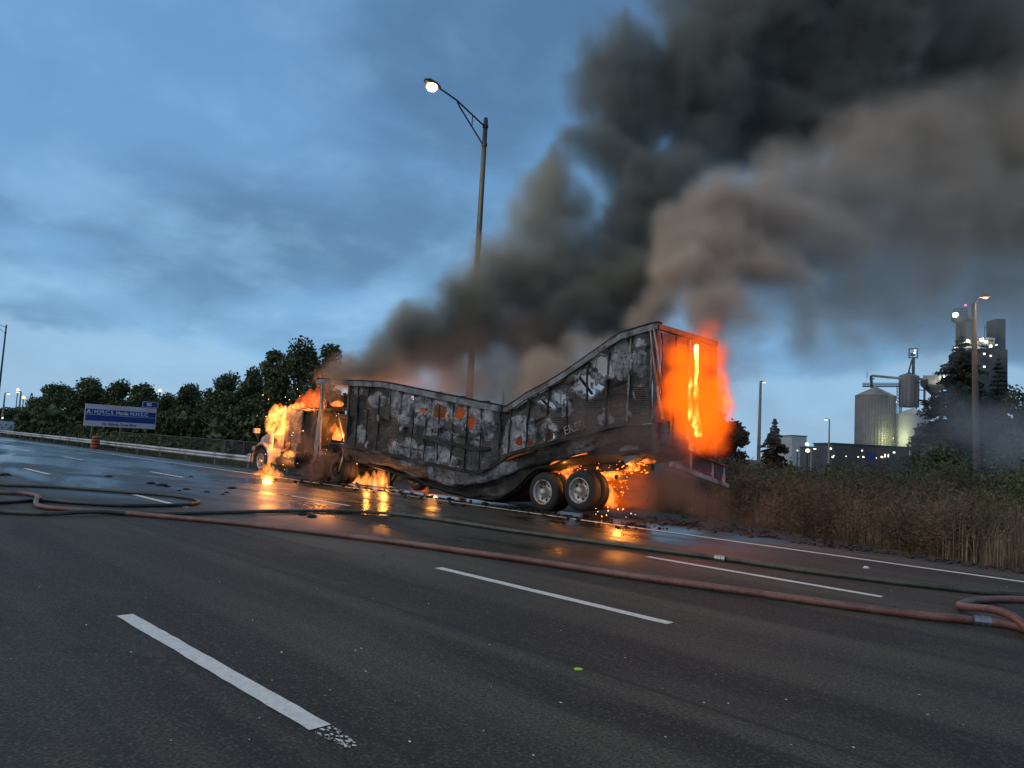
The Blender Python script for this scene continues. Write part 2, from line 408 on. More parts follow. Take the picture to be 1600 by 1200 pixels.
# ------------------------------------------------------------------ baked smoke and fire grids
def fbm(x, y, z, f, octv, gain=.5, lac=2.07):
    s = 0; a = 1.0; t = 0
    for k in range(octv):
        s = s + a*noise3(x*f+11.3*k, y*f+5.7*k, z*f+2.9*k); t += a; a *= gain; f *= lac
    return s/t - .5
def volume_object(name, lo, hi, h, fn, mat, loc=(0, 0, 0), rz=0.0, label=None, cat=None, group=None, kind=None, hull=None):
    hs = h if isinstance(h, tuple) else (h, h, h)
    n = [max(3, int(round((hi[i]-lo[i])/hs[i]))+1) for i in range(3)]
    ax = [np.linspace(lo[i], hi[i], n[i], dtype=np.float32) for i in range(3)]
    X, Y, Z = np.meshgrid(*ax, indexing='ij')
    d = fn(X, Y, Z).astype(np.float32)
    d[0] = 0; d[-1] = 0; d[:, 0] = 0; d[:, -1] = 0; d[:, :, -1] = 0
    d = d.ravel()
    me = bpy.data.meshes.new(name); me.vertices.add(d.size)
    a = me.attributes.new('dens', 'FLOAT', 'POINT'); a.data.foreach_set('value', d)
    o = bpy.data.objects.new(name, me); COL.objects.link(o); o.location = loc; o.rotation_euler = (0, 0, rz)
    ng = bpy.data.node_groups.new(name, 'GeometryNodeTree')
    ng.interface.new_socket('Geometry', in_out='INPUT', socket_type='NodeSocketGeometry'); ng.interface.new_socket('Geometry', in_out='OUTPUT', socket_type='NodeSocketGeometry')
    N = ng.nodes; K = ng.links.new
    gi = N.new('NodeGroupInput'); go = N.new('NodeGroupOutput'); vc = N.new('GeometryNodeVolumeCube')
    vc.inputs['Min'].default_value = lo; vc.inputs['Max'].default_value = hi
    for i, k in enumerate(('Resolution X', 'Resolution Y', 'Resolution Z')): vc.inputs[k].default_value = n[i]
    pos = N.new('GeometryNodeInputPosition')
    sub = N.new('ShaderNodeVectorMath'); sub.operation = 'SUBTRACT'; K(pos.outputs[0], sub.inputs[0]); sub.inputs[1].default_value = lo
    dv = N.new('ShaderNodeVectorMath'); dv.operation = 'MULTIPLY'; K(sub.outputs[0], dv.inputs[0]); dv.inputs[1].default_value = [(n[i]-1)/(hi[i]-lo[i]) for i in range(3)]
    sp = N.new('ShaderNodeSeparateXYZ'); K(dv.outputs[0], sp.inputs[0])
    def mth(op, a, b=None):
        m = N.new('ShaderNodeMath'); m.operation = op
        for i, v in enumerate((a, b)):
            if v is None: continue
            if isinstance(v, (int, float)): m.inputs[i].default_value = v
            else: K(v, m.inputs[i])
        return m.outputs[0]
    r = [mth('ROUND', sp.outputs[i]) for i in range(3)]
    idx = mth('ADD', mth('MULTIPLY', r[0], n[1]*n[2]), mth('ADD', mth('MULTIPLY', r[1], n[2]), r[2]))
    na = N.new('GeometryNodeInputNamedAttribute'); na.data_type = 'FLOAT'; na.inputs['Name'].default_value = 'dens'
    si = N.new('GeometryNodeSampleIndex'); si.data_type = 'FLOAT'; si.domain = 'POINT'; si.clamp = True
    K(gi.outputs[0], si.inputs['Geometry']); K(na.outputs['Attribute'], si.inputs['Value']); K(idx, si.inputs['Index'])
    K(si.outputs[0], vc.inputs['Density'])
    sm = N.new('GeometryNodeSetMaterial'); sm.inputs['Material'].default_value = mat; src = vc.outputs[0]
    if hull is not None:
        vm = N.new('GeometryNodeVolumeToMesh'); vm.resolution_mode = 'GRID'; vm.inputs['Threshold'].default_value = hull; K(src, vm.inputs[0]); src = vm.outputs[0]
        ss = N.new('GeometryNodeSetShadeSmooth'); K(src, ss.inputs[0]); src = ss.outputs[0]
    K(src, sm.inputs[0]); K(sm.outputs[0], go.inputs[0])
    md = o.modifiers.new('grid', 'NODES'); md.node_group = ng
    me.materials.append(mat)
    return tag(o, label, cat, group, kind)
def smoke_mat(name, col, dens, absorb=None):
    m = bpy.data.materials.new(name); m.use_nodes = True; t = m.node_tree; t.nodes.clear()
    pv = t.nodes.new('ShaderNodeVolumePrincipled'); out = t.nodes.new('ShaderNodeOutputMaterial'); t.links.new(pv.outputs[0], out.inputs['Volume'])
    pv.inputs['Color'].default_value = (*col, 1); pv.inputs['Density'].default_value = dens; pv.inputs['Anisotropy'].default_value = .2
    pv.inputs['Blackbody Intensity'].default_value = 0
    return m
def flame_mat(name, gain, yellow=.5, f=3.0, dens=.4):
    """hot gas filling a closed flame: brighter and yellower where it is dense"""
    m = bpy.data.materials.new(name); m.use_nodes = True; t = m.node_tree; t.nodes.clear()
    pv = t.nodes.new('ShaderNodeVolumePrincipled'); out = t.nodes.new('ShaderNodeOutputMaterial'); t.links.new(pv.outputs[0], out.inputs['Volume'])
    g = t.nodes.new('ShaderNodeNewGeometry'); mp = t.nodes.new('ShaderNodeMapping'); mp.inputs['Scale'].default_value = (1, 1, .5); t.links.new(g.outputs['Position'], mp.inputs[0])
    n = t.nodes.new('ShaderNodeTexNoise'); n.inputs['Scale'].default_value = f; n.inputs['Detail'].default_value = 3; t.links.new(mp.outputs[0], n.inputs['Vector'])
    rp = t.nodes.new('ShaderNodeValToRGB'); t.links.new(n.outputs[0], rp.inputs[0]); c = rp.color_ramp
    c.elements[0].position = .36; c.elements[0].color = (1, .10, .003, 1); c.elements[1].position = .68; c.elements[1].color = (1, .10+yellow, .02+.22*yellow, 1)
    st = t.nodes.new('ShaderNodeMapRange'); st.inputs[1].default_value = .33; st.inputs[2].default_value = .68; st.inputs[3].default_value = gain*.10; st.inputs[4].default_value = gain; t.links.new(n.outputs[0], st.inputs[0])
    t.links.new(rp.outputs[0], pv.inputs['Emission Color']); t.links.new(st.outputs[0], pv.inputs['Emission Strength'])
    pv.inputs['Color'].default_value = (.3, .2, .15, 1); pv.inputs['Density'].default_value = dens; pv.inputs['Blackbody Intensity'].default_value = 0
    m.cycles.volume_step_rate = .35
    return m
def fire_mat(name, gain, dens=.25, soft=False):
    m = bpy.data.materials.new(name); m.use_nodes = True; t = m.node_tree; t.nodes.clear()
    pv = t.nodes.new('ShaderNodeVolumePrincipled'); out = t.nodes.new('ShaderNodeOutputMaterial'); t.links.new(pv.outputs[0], out.inputs['Volume'])
    at_ = t.nodes.new('ShaderNodeAttribute'); at_.attribute_name = 'density'
    rp = t.nodes.new('ShaderNodeValToRGB'); t.links.new(at_.outputs['Fac'], rp.inputs[0])
    c = rp.color_ramp; c.elements[0].position = 0; c.elements[0].color = (1, .07, .002, 1); c.elements[1].position = 1; c.elements[1].color = (1, .50, .10, 1)
    if soft: c.elements[1].color = (1, .15, .002, 1)
    e = c.elements.new(.35); e.color = (1, .13, .003, 1)
    e = c.elements.new(.7); e.color = (1, .32 if not soft else .135, .03 if not soft else .004, 1)
    mu = t.nodes.new('ShaderNodeMath'); mu.operation = 'POWER'; t.links.new(at_.outputs['Fac'], mu.inputs[0]); mu.inputs[1].default_value = 1.7 if not soft else 1.2
    mg = t.nodes.new('ShaderNodeMath'); mg.operation = 'MULTIPLY'; t.links.new(mu.outputs[0], mg.inputs[0]); mg.inputs[1].default_value = gain
    t.links.new(rp.outputs[0], pv.inputs['Emission Color']); t.links.new(mg.outputs[0], pv.inputs['Emission Strength'])
    pv.inputs['Color'].default_value = (.20, .09, .04, 1); pv.inputs['Density'].default_value = dens; pv.inputs['Blackbody Intensity'].default_value = 0
    return m

def proj(p):
    d = np.asarray(p, float)-CP; z = d@CF
    return 800+F_PX*(d@CR)/z, 600-F_PX*(d@CU)/z
def interp(tab, a):
    xs = [t[0] for t in tab][::-1]; ys = [t[1] for t in tab][::-1]
    return float(np.interp(a, xs, ys))

# ------------------------------------------------------------------ burnt trailer
def wall_mat():
    t = MT('burnt_trailer_skin')
    bare = t.attr('bare').outputs['Fac']; corr = t.attr('corr').outputs['Fac']; vv = t.attr('vv').outputs['Fac']; heat = t.attr('heat').outputs['Fac']
    n1 = t.noise(2.3, 7, .65, dist=.5); n2 = t.noise(9, 6, .7); n3 = t.noise(26, 4, .7)
    soot = t.mix(t.rng(n2, .35, .7), (.022, .022, .021), (.095, .092, .084))
    soot = t.mix(t.rng(n1, .50, .68, 0, .75), soot, (.105, .085, .060))
    ash = t.mix(t.rng(n1, .35, .65), (.16, .18, .205), (.37, .39, .41))
    ash = t.mix(t.rng(n2, .47, .66, 0, .85), ash, (.05, .05, .055))
    b = t.math('ADD', bare, t.math('MULTIPLY', t.math('SUBTRACT', n2, .5), .9))
    c = t.mix(t.rng(b, .38, .58), soot, ash)
    wn = t.rng(t.noise(1, 6, .7, t.vec((3.0, 1, 9.0))), .60, .68)
    c = t.mix(t.math('MULTIPLY', wn, .8), c, (.60, .59, .57))
    drip = t.rng(t.noise(1, 5, .6, t.vec((7.0, 1, .8))), .53, .66)
    c = t.mix(t.math('MULTIPLY', drip, .55), c, (.020, .018, .016))
    c = t.mix(heat, c, (.20, .075, .035))
    line = t.math('SINE', t.math('MULTIPLY', vv, 150.0))
    c = t.mix(t.math('MULTIPLY', t.rng(line, .2, .9), t.math('MULTIPLY', corr, .55)), c, (.15, .145, .13))
    t.set(c, t.rng(n2, .3, .7, .38, .75), t.rng(b, .4, .6, .1, .45))
    h = t.math('ADD', t.math('MULTIPLY', n3, .5), t.math('ADD', n2, t.math('MULTIPLY', t.math('MULTIPLY', line, corr), .5)))
    t.bump(h, .75, .035)
    return t.m
M_WALL = wall_mat()
M_ASHMETAL = simple('scorched_aluminium', (.20, .215, .235), .5, .4, .45, 6, .5, dirt=(.05, .045, .04))
M_PALEMETAL = simple('pale_scorched_frame', (.42, .37, .36), .55, .2, .35, 5, .3, dirt=(.16, .12, .11))
M_REDPANEL = simple('heat_red_panel', (.16, .075, .062), .65, .1, .5, 5, .4, dirt=(.04, .03, .028))
M_RIM = simple('wheel_rim_steel', (.50, .48, .47), .42, .55, .25, 8, .15, dirt=(.25, .14, .11))
M_SOOT = simple('soot', (.012, .011, .011), .9, 0, .4, 6, .5)

TOP = [(24.2, 3.57), (23.66, 3.55), (21.7, 3.43), (19.74, 3.35), (16.53, 2.9), (14.88, 2.66), (14.2, 2.56), (13.7, 2.62), (13.25, 2.88), (12.0, 3.46), (10.9, 4.04), (10.38, 4.29), (9.5, 4.45), (8.8, 4.47)]
BOT = [(24.2, 1.42), (21.83, 1.32), (20.34, 1.25), (19.01, 1.13), (17.49, .99), (16.14, .88), (15.11, .82), (14.64, .95), (14.22, 1.24), (12.78, 1.63), (11.6, 1.94), (10.42, 2.23), (9.06, 2.38), (8.5, 2.4)]
SKB = [(24, .85), (21.56, .77), (19.61, .72), (18.35, .52), (17.17, .46), (16.09, .36), (14.86, .55), (13.31, 1.10), (12.75, 1.2), (10.48, 1.80), (9.03, 1.78), (8, 1.78)]
BEL = [(24, .9), (20, .62), (18, .38), (16.5, .16), (15.3, .10), (14.3, .15), (13.7, .45), (13.1, .95), (12, 1.25), (10, 1.55), (8, 1.6)]
HOLES = [(687, 644, 10, 11, 0), (718, 646, 6, 10, 0), (737, 659, 5, 13, 0), (645, 621, 5, 4, 0), (662, 642, 6, 5, 0),
         (918, 602, 13, 17, .5), (944, 573, 11, 16, .6), (902, 607, 6, 5, 0), (876, 622, 11, 8, -.4), (853, 630, 15, 5, -.4), (938, 604, 5, 8, 0),
         (811, 691, 5, 7, 0), (828, 692, 5, 5, 0), (858, 679, 7, 10, 0)]
BARE = [(616.6, 630.6, 8, 22), (640, 631, 12, 20), (662.5, 634, 11, 20), (689, 642, 13, 20), (717, 647, 12, 18), (741, 655, 12, 20), (762, 664, 11, 22),
        (631, 655, 10, 7), (658, 657, 10, 8), (681, 661, 12, 8), (672, 674, 12, 6), (640, 700, 13, 14), (666, 707, 10, 11), (690, 711, 12, 13), (707, 722, 6, 8),
        (564, 677, 8, 13), (560, 610, 6, 8), (590, 625, 12, 12), (814, 676, 24, 25), (800, 695, 14, 20), (858, 673, 12, 16), (972, 562, 14, 30), (1000, 560, 10, 30), (947, 656, 14, 9), (919, 600, 20, 22), (850, 622, 22, 9), (885, 640, 8, 12),
        (700, 680, 16, 5), (618, 702, 10, 10), (745, 690, 8, 6)]
def ell(px, py, e):
    r = e[4] if len(e) > 4 else 0
    dx, dy = px-e[0], py-e[1]; c, s = math.cos(r), math.sin(r)
    return math.sqrt(((dx*c-dy*s)/e[2])**2+((dx*s+dy*c)/e[3])**2)
def pn(x, y, z=0.0):
    return float(noise3(np.array([x+50.0]), np.array([y+50.0]), np.array([z+50.0]))[0])-.5

trailer = empty('semi_trailer', (-16.5, 15.25, 0), 'burnt-out box trailer, sagging in the middle, its sides charred and holed', 'trailer')
WY = 14.0
def wall_y(a, v):
    fold = math.exp(-((a-14.2)/.35)**2)*.16 - math.exp(-((a-13.75)/.3)**2)*.12
    return WY + fold - .10*math.exp(-((a-13.2)/.5)**2)
npan = 20; A0, A1 = 21.72, 9.5
edges_a = [A0+(A1-A0)*i/npan for i in range(npan+1)]
for i in range(npan):
    a0, a1 = edges_a[i]+.012, edges_a[i+1]-.012
    nu, nv = 15, 56
    V = []; at_b = []; at_c = []; at_v = []; at_h = []; hole = []
    for p in range(nu+1):
        u = p/nu; a = a0+(a1-a0)*u
        for q_ in range(nv+1):
            v_ = q_/nv; zb, zt = interp(BOT, a), interp(TOP, a)-.05
            z = zb+(zt-zb)*v_
            x = -a; y = wall_y(a, v_)
            k = pn(x*2.2, z*2.2, 3); k2 = pn(x*6, z*6, 9)
            bulge = math.sin(math.pi*min(1, max(0, u)))*.045*(1 if pn(i*3.1, round(v_*3), 1) > 0 else -1)
            y += .17*k + .06*k2 + bulge + .05*math.sin(a*9+z*4)*max(0, pn(x*.9, z*.9, 12)*3)
            x += .02*k2; z += .02*k
            px, py = proj((x, y, z))
            wpx, wpy = px+5*pn(px*.12, py*.12, 1)+2*pn(px*.5, py*.5, 4), py+5*pn(px*.12, py*.12, 2)+2*pn(px*.5, py*.5, 7)
            he = min(ell(wpx, wpy, e) for e in HOLES); be = min(ell(wpx, wpy, e) for e in BARE)
            hole.append(he)
            b = 1.0 if be < .92 else max(0, 1-(be-.92)/.2)
            if .95 < be < 1.06: b = 1.5
            if 1.0 < he < 1.25: b = 1.6
            lower = v_ < .45
            cval = 1.0 if (a > 19.6 or (a < 12.4 and v_ < .42) or 17.5 < a < 19.6 and .25 < v_ < .5) else .12
            if b < .5 and lower and a < 19 and a > 14.6: b = max(b, .38+.25*k)
            if a > 19.9: b *= .75
            at_b.append(max(0, b)); at_c.append(cval*(1-min(1, b))); at_v.append(z); 
            hb = .8*max(0, 1-abs(a-21.5)/.45) if v_ > .1 else 0
            hb = max(hb, .45 if (a < 10.2 and v_ < .5) else 0)
            at_h.append(hb*(.5+k))
            V.append((x, y, z))
    Fq = []
    for p in range(nu):
        for q_ in range(nv):
            ids = [p*(nv+1)+q_, (p+1)*(nv+1)+q_, (p+1)*(nv+1)+q_+1, p*(nv+1)+q_+1]
            if sum(hole[k] for k in ids)/4 > 1.0: Fq.append(ids)
    me = bpy.data.meshes.new('side_panel'); me.from_pydata(V, [], Fq)
    for nm, arr in (('bare', at_b), ('corr', at_c), ('vv', at_v), ('heat', at_h)):
        A = me.attributes.new(nm, 'FLOAT', 'POINT'); A.data.foreach_set('value', np.array(arr, np.float32))
    me.update(); o = link('side_panel', me, M_WALL, trailer); me.shade_smooth()
    s_ = o.modifiers.new('skin', 'SOLIDIFY'); s_.thickness = .012; s_.offset = 0
# torn strips of skin hanging off the side
for (px, py, dx, dy) in ((592, 650, 6, 14), (633, 664, -5, 12), (672, 668, 10, 8), (688, 664, -12, 9), (702, 672, 12, 6), (655, 650, 5, 10), (724, 668, 8, 10), (752, 672, -7, 8), (566, 668, 5, 16), (578, 690, -4, 12), (868, 628, 10, 7), (890, 622, -8, 10), (925, 600, 8, 12), (846, 638, 8, -5), (948, 590, -6, 12), (905, 612, 9, 8), (806, 640, 12, -7), (992, 610, 5, 16), (985, 640, 4, 12), (1000, 555, 3, 16)):
    p = onY(px, py, 13.93); q = onY(px+dx, py+dy, 13.80); nn_ = 6; vs = []; w_ = random.uniform(.05, .13)
    for k in range(nn_+1):
        u = k/nn_; c_ = p+(q-p)*u+np.array((0, -.10*math.sin(u*3.1), .03*math.sin(u*7+px))); ww = w_*(1-.7*u)
        vs += [c_+np.array((-ww, .02*math.sin(u*5), ww*.3)), c_+np.array((ww, 0, -ww*.3))]
    mb = MB(); mb.add(vs, [[2*k, 2*k+1, 2*k+3, 2*k+2] for k in range(nn_)]); o = mb.build('torn_strip', M_ASHMETAL, trailer, smooth=True); o.modifiers.new('t', 'SOLIDIFY').thickness = .01
# posts between panels
for i, a in enumerate(edges_a):
    mb = MB(); pts = []
    for k in range(9):
        v_ = k/8; zb, zt = interp(BOT, a), interp(TOP, a)-.05
        pts.append((-a+.03*pn(i*2.1, k*.7), wall_y(a, v_)-.035+.05*pn(i*3.3, k*.9, 5), zb+(zt-zb)*v_))
    for k in range(8): mb.bar(pts[k], pts[k+1], .045 if a < 14 else .03, .03, up=(0, 1, 0))
    mb.build('side_post', M_BLACKMETAL if i not in (19, 20) else M_ASHMETAL, trailer)
def rail(name, tab, dz, w, h, mat, y0=13.93, a0=23.75, a1=9.35, step=.3, wob=.015):
    mb = MB(); a = a0; pts = []
    while a > a1:
        pts.append((-a, y0+wob*pn(a*2, dz)+(wall_y(a, .5)-WY if a < 15 else 0), interp(tab, a)+dz+wob*pn(a*3, 7))); a -= step
    pts.append((-a1, y0, interp(tab, a1)+dz))
    for p, q_ in zip(pts, pts[1:]):
        d = (np.array(q_)-np.array(p)); mb.bar(p, np.array(q_)+d*.03, w, h)
    return mb.build(name, mat, trailer)
rail('top_rail', TOP, 0, .07, .16, M_ASHMETAL, a1=14.3)
rail('top_rail', TOP, 0, .07, .13, M_ASHMETAL, a0=14.25)
rail('roof_edge', TOP, .10, .16, .045, M_SOOT, y0=14.0)
rail('bottom_rail', BOT, 0, .08, .10, M_BLACKMETAL, a0=22.0)
rail('rub_rail', [(t[0], t[1]*.52+interp(TOP, t[0])*.48-.25) for t in BOT], 0, .04, .09, M_BLACKMETAL, a0=18.2, a1=14.6)
# mottled lower side below the rail
mb = MB(); aa = np.arange(22.0, 9.0, -.16); vs = []; fs = []
for i, a in enumerate(aa):
    zb, zt = interp(SKB, a), interp(BOT, a)-.04
    for k in range(6):
        v_ = k/5; vs.append((-a, 14.03+.12*pn(a*1.5, v_*3, 3)+.05*pn(a*5, v_*6, 8)+.12*(1-v_), zb+(zt-zb)*v_+.03*pn(a*3, k, 2)))
for i in range(len(aa)-1):
    for k in range(5): fs.append([i*6+k, (i+1)*6+k, (i+1)*6+k+1, i*6+k+1])
me = bpy.data.meshes.new('lower_side'); me.from_pydata(vs, [], fs)
A = me.attributes.new('bare', 'FLOAT', 'POINT'); A.data.foreach_set('value', np.array([.42+.5*pn(p[0]*1.2, p[2]*2, 6) + (.35 if -17.3 < p[0] < -14.4 else -.05) for p in vs], np.float32))
me.update(); o = link('lower_side', me, M_WALL, trailer); me.shade_smooth(); s_ = o.modifiers.new('skin', 'SOLIDIFY'); s_.thickness = .02
# belly / chassis beams
for y_ in (14.75, 15.8):
    mb = MB(); a = 22.5
    while a > 9.3:
        p = (-a, y_, (interp(BEL, a)+interp(SKB, a))/2+.1); b_ = (-(a-.5), y_, (interp(BEL, a-.5)+interp(SKB, a-.5))/2+.1); mb.bar(p, b_, .12, .38); a -= .5
    mb.build('chassis_beam', M_BLACKMETAL, trailer)
mb = MB(); aa = np.arange(20.5, 9.2, -.25); vs = []; fs = []
for i, a in enumerate(aa):
    for k in range(7):
        y_ = 14.12+2.3*k/6; vs.append((-a+.05*pn(a, k), y_, interp(BEL, a)+.10*pn(a*2, k*1.3, 4)+(.12 if k in (0, 6) else 0)))
for i in range(len(aa)-1):
    for k in range(6): fs.append([i*7+k, (i+1)*7+k, (i+1)*7+k+1, i*7+k+1])
me = bpy.data.meshes.new('belly'); me.from_pydata(vs, [], fs); me.update(); o = link('belly', me, M_SOOT, trailer); s_ = o.modifiers.new('t', 'SOLIDIFY'); s_.thickness = .06
# sagging near belly edge closes to the lower side
mb = MB(); vs = []; fs = []; aa = np.arange(18.6, 12.9, -.2)
for a in aa:
    zt, zb = interp(SKB, a)+.05, interp(BEL, a)
    for k in range(4): v_ = k/3; vs.append((-a, 14.16+.07*pn(a*2, k, 3)+.10*math.sin(v_*3.1), zb+(zt-zb)*v_))
for i in range(len(aa)-1):
    for k in range(3): fs.append([i*4+k, (i+1)*4+k, (i+1)*4+k+1, i*4+k+1])
me = bpy.data.meshes.new('crushed_sill'); me.from_pydata(vs, [], fs); me.update(); link('crushed_sill', me, M_BLACKMETAL, trailer).modifiers.new('t', 'SOLIDIFY').thickness = .03
# far wall (front half only is left standing) and cross bows of the roof
mb = MB(); aa = np.arange(21.2, 14.4, -.3); vs = []; fs = []
for a in aa:
    for k in range(7): v_ = k/6; vs.append((-a, 16.5+.12*pn(a*1.3, k*.8, 2), interp(BOT, a)-.2+(interp(TOP, a)-interp(BOT, a)+.1)*v_))
for i in range(len(aa)-1):
    for k in range(6): fs.append([i*7+k, (i+1)*7+k, (i+1)*7+k+1, i*7+k+1])
me = bpy.data.meshes.new('far_wall'); me.from_pydata(vs, [], fs); me.update(); link('far_wall', me, M_BLACKMETAL, trailer).modifiers.new('t', 'SOLIDIFY').thickness = .03
for a in np.arange(23.4, 14.5, -1.2):
    mb = MB(); z = interp(TOP, a); mb.bar((-a, 14.0, z+.03), (-a-.1, 15.2, z-.12+.1*pn(a, 1)), .05); mb.bar((-a-.1, 15.2, z-.12), (-a, 16.5, z-.02), .05); mb.build('roof_bow', M_BLACKMETAL, trailer)
for a in (13.0, 11.8, 10.6):
    mb = MB(); z = interp(TOP, a); mb.bar((-a, 14.0, z), (-a-.2, 15.0, z-.5), .05); mb.build('roof_bow', M_BLACKMETAL, trailer)
# nose: corner post, header, far corner post, bracket, hanging bar
mb = MB()
pp = [onY(506, 598, 14.0), onY(502, 640, 14.02), onY(498, 670, 14.0), onY(493, 712, 14.0)]
for a_, b_ in zip(pp, pp[1:]): mb.bar(a_, b_+(b_-a_)*.02, .26, .05, up=(0, 1, 0))
mb.build('corner_post', M_ASHMETAL, trailer)
mb = MB(); mb.bar(onY(503, 597, 13.97), onY(500, 714, 13.95), .035, .05); mb.build('corner_trim', M_PALEMETAL, trailer)
mb = MB(); mb.bar((-23.7, 14.0, 3.58), (-23.7, 16.5, 3.50), .14); mb.build('nose_header', M_BLACKMETAL, trailer)
mb = MB(); mb.bar((-23.7, 16.5, 3.5), (-23.7, 16.5, 1.1), .14); mb.build('corner_post', M_BLACKMETAL, trailer)
mb = MB(); mb.bar(onY(547, 600, 13.95), onY(545, 640, 13.95), .09); mb.bar(onY(545, 640, 13.95), onY(541, 694, 13.95), .09); mb.build('side_post', M_REDPANEL, trailer)
mb = MB(); mb.bar(onY(541, 694, 13.93), onY(529, 737, 13.9), .05, .03); mb.build('hanging_strip', M_ASHMETAL, trailer)
mb = MB(); mb.bar(onY(526, 651, 15.0), onY(544, 652, 14.6), .04); mb.bar(onY(529, 652, 14.9), onY(536, 685, 14.7), .05); mb.bar(onY(536, 685, 14.7), onY(530, 696, 14.8), .05)
mb.build('bracket', M_ASHMETAL, trailer)
# nose floor debris
mb = MB()
for i in range(26):
    p = np.array([random.uniform(-23.6, -20.6), random.uniform(14.15, 16.2), random.uniform(.85, 1.35)])
    mb.box(p, (random.uniform(.2, .7), random.uniform(.2, .6), random.uniform(.1, .35)), np.array(Matrix.Rotation(random.random()*3, 3, 'Z') @ Matrix.Rotation(random.uniform(-.4, .4), 3, 'X')))
o = mb.build('charred_load', M_SOOT, trailer); o['kind'] = 'stuff'
# rear doors, frame, impact guard
RX = -9.32
def door_mesh(y0, y1, name='door'):
    mb = MB(); n = 12; zb0, zt0 = 1.82, 4.36
    vs = []; fs = []
    for i in range(n+1):
        for k in range(n*2+1):
            u, v_ = i/n, k/(n*2); y = y0+(y1-y0)*u; z = zb0+(zt0-zb0)*v_ - .03*u
            vs.append((RX+.10*pn(y*2, z*2, 1)+.03*pn(y*7, z*7, 2), y, z))
    for i in range(n):
        for k in range(n*2): fs.append([i*(n*2+1)+k, (i+1)*(n*2+1)+k, (i+1)*(n*2+1)+k+1, i*(n*2+1)+k+1])
    me = bpy.data.meshes.new(name); me.from_pydata(vs, [], fs); me.update(); o = link(name, me, M_REDPANEL, trailer); o.modifiers.new('t', 'SOLIDIFY').thickness = .04
    return o
d1 = door_mesh(14.1, 15.20); d2 = door_mesh(15.30, 16.45)
for d_, ys in ((d1, (14.5, 15.0)), (d2, (15.5, 16.1))):
    for y in ys:
        mb = MB(); mb.tube([(RX+.09, y, 1.85), (RX+.09, y, 4.3)], .022, 6); mb.build('lock_rod', M_BLACKMETAL, d_)
for y in (14.0, 16.5):
    mb = MB(); mb.bar((RX-.02, y, 1.75), (RX-.10, y, 4.45), .13, .12); mb.build('rear_post', M_REDPANEL, trailer)
mb = MB(); mb.bar(onY(1017, 516, 13.92), onY(1028, 612, 13.92), .07, .03); mb.bar(onY(1028, 612, 13.92), onY(1036, 655, 13.92), .07, .03); mb.build('post_trim', M_PALEMETAL, trailer)
mb = MB(); mb.bar(onY(1022, 514, 13.9), onY(1034, 600, 13.9), .035, .03); mb.build('post_trim', M_PALEMETAL, trailer)
mb = MB(); mb.bar((RX-.06, 13.95, 4.46), (RX-.06, 16.55, 4.42), .12, .12); mb.build('rear_header', M_REDPANEL, trailer)
mb = MB(); mb.bar((RX, 13.95, 1.70), (RX, 16.55, 1.66), .12, .14); mb.build('rear_sill', M_REDPANEL, trailer)
guard = MB(); guard.bar((-9.15, 14.35, 1.40), (-9.05, 16.72, .93), .09, .10); guard = guard.build('impact_guard', M_PALEMETAL, trailer)
mb = MB(); mb.bar((-9.15, 14.8, 1.76), (-9.05, 16.68, 1.40), .05); mb.build('guard_rail', M_REDPANEL, guard)
for y, zb in ((15.1, 1.25), (16.1, 1.06), (16.66, .95)):
    mb = MB(); mb.bar((-9.12, y, zb), (-9.15, y, zb+.46), .07); mb.build('guard_strut', M_PALEMETAL, guard)
mb = MB(); mb.bar((-9.19, 14.9, 1.50), (-9.12, 16.6, 1.20), .02, .40); mb.build('guard_plate', M_REDPANEL, guard)
mb = MB(); mb.box((-10.2, 14.4, 1.62), (.5, .3, .4), np.array(Matrix.Rotation(.5, 3, 'Y'))); mb.build('mud_flap_bracket', M_ASHMETAL, trailer)
# lettering left on the lower side
def text_mesh(s, size, mat, parent, origin, xdir, zdir, name='lettering', extrude=.006, align='LEFT', bold=0.0):
    cu = bpy.data.curves.new(name, 'FONT'); cu.body = s; cu.size = size; cu.extrude = extrude; cu.align_x = align; cu.offset = bold; cu.resolution_u = 3
    tmp = bpy.data.objects.new(name, cu); COL.objects.link(tmp)
    dg = bpy.context.evaluated_depsgraph_get(); me = bpy.data.meshes.new_from_object(tmp.evaluated_get(dg))
    bpy.data.objects.remove(tmp)
    xd = np.array(xdir, float); xd /= np.linalg.norm(xd); zd = np.array(zdir, float); zd -= xd*(zd@xd); zd /= np.linalg.norm(zd); nn = np.cross(xd, zd)
    m = Matrix(((xd[0], zd[0], nn[0], origin[0]), (xd[1], zd[1], nn[1], origin[1]), (xd[2], zd[2], nn[2], origin[2]), (0, 0, 0, 1)))
    me.transform(m); me.materials.clear()
    return link(name, me, mat, parent)
M_LETTER = simple('scorched_lettering', (.30, .31, .32), .7, 0, .4, 14, .2, dirt=(.06, .06, .06))
p0, p1 = onY(882, 680, 13.86), onY(941, 659, 13.86)
text_mesh('ERSEL', .30, M_LETTER, trailer, p0, p1-p0, (0, 0, 1), 'side_lettering')
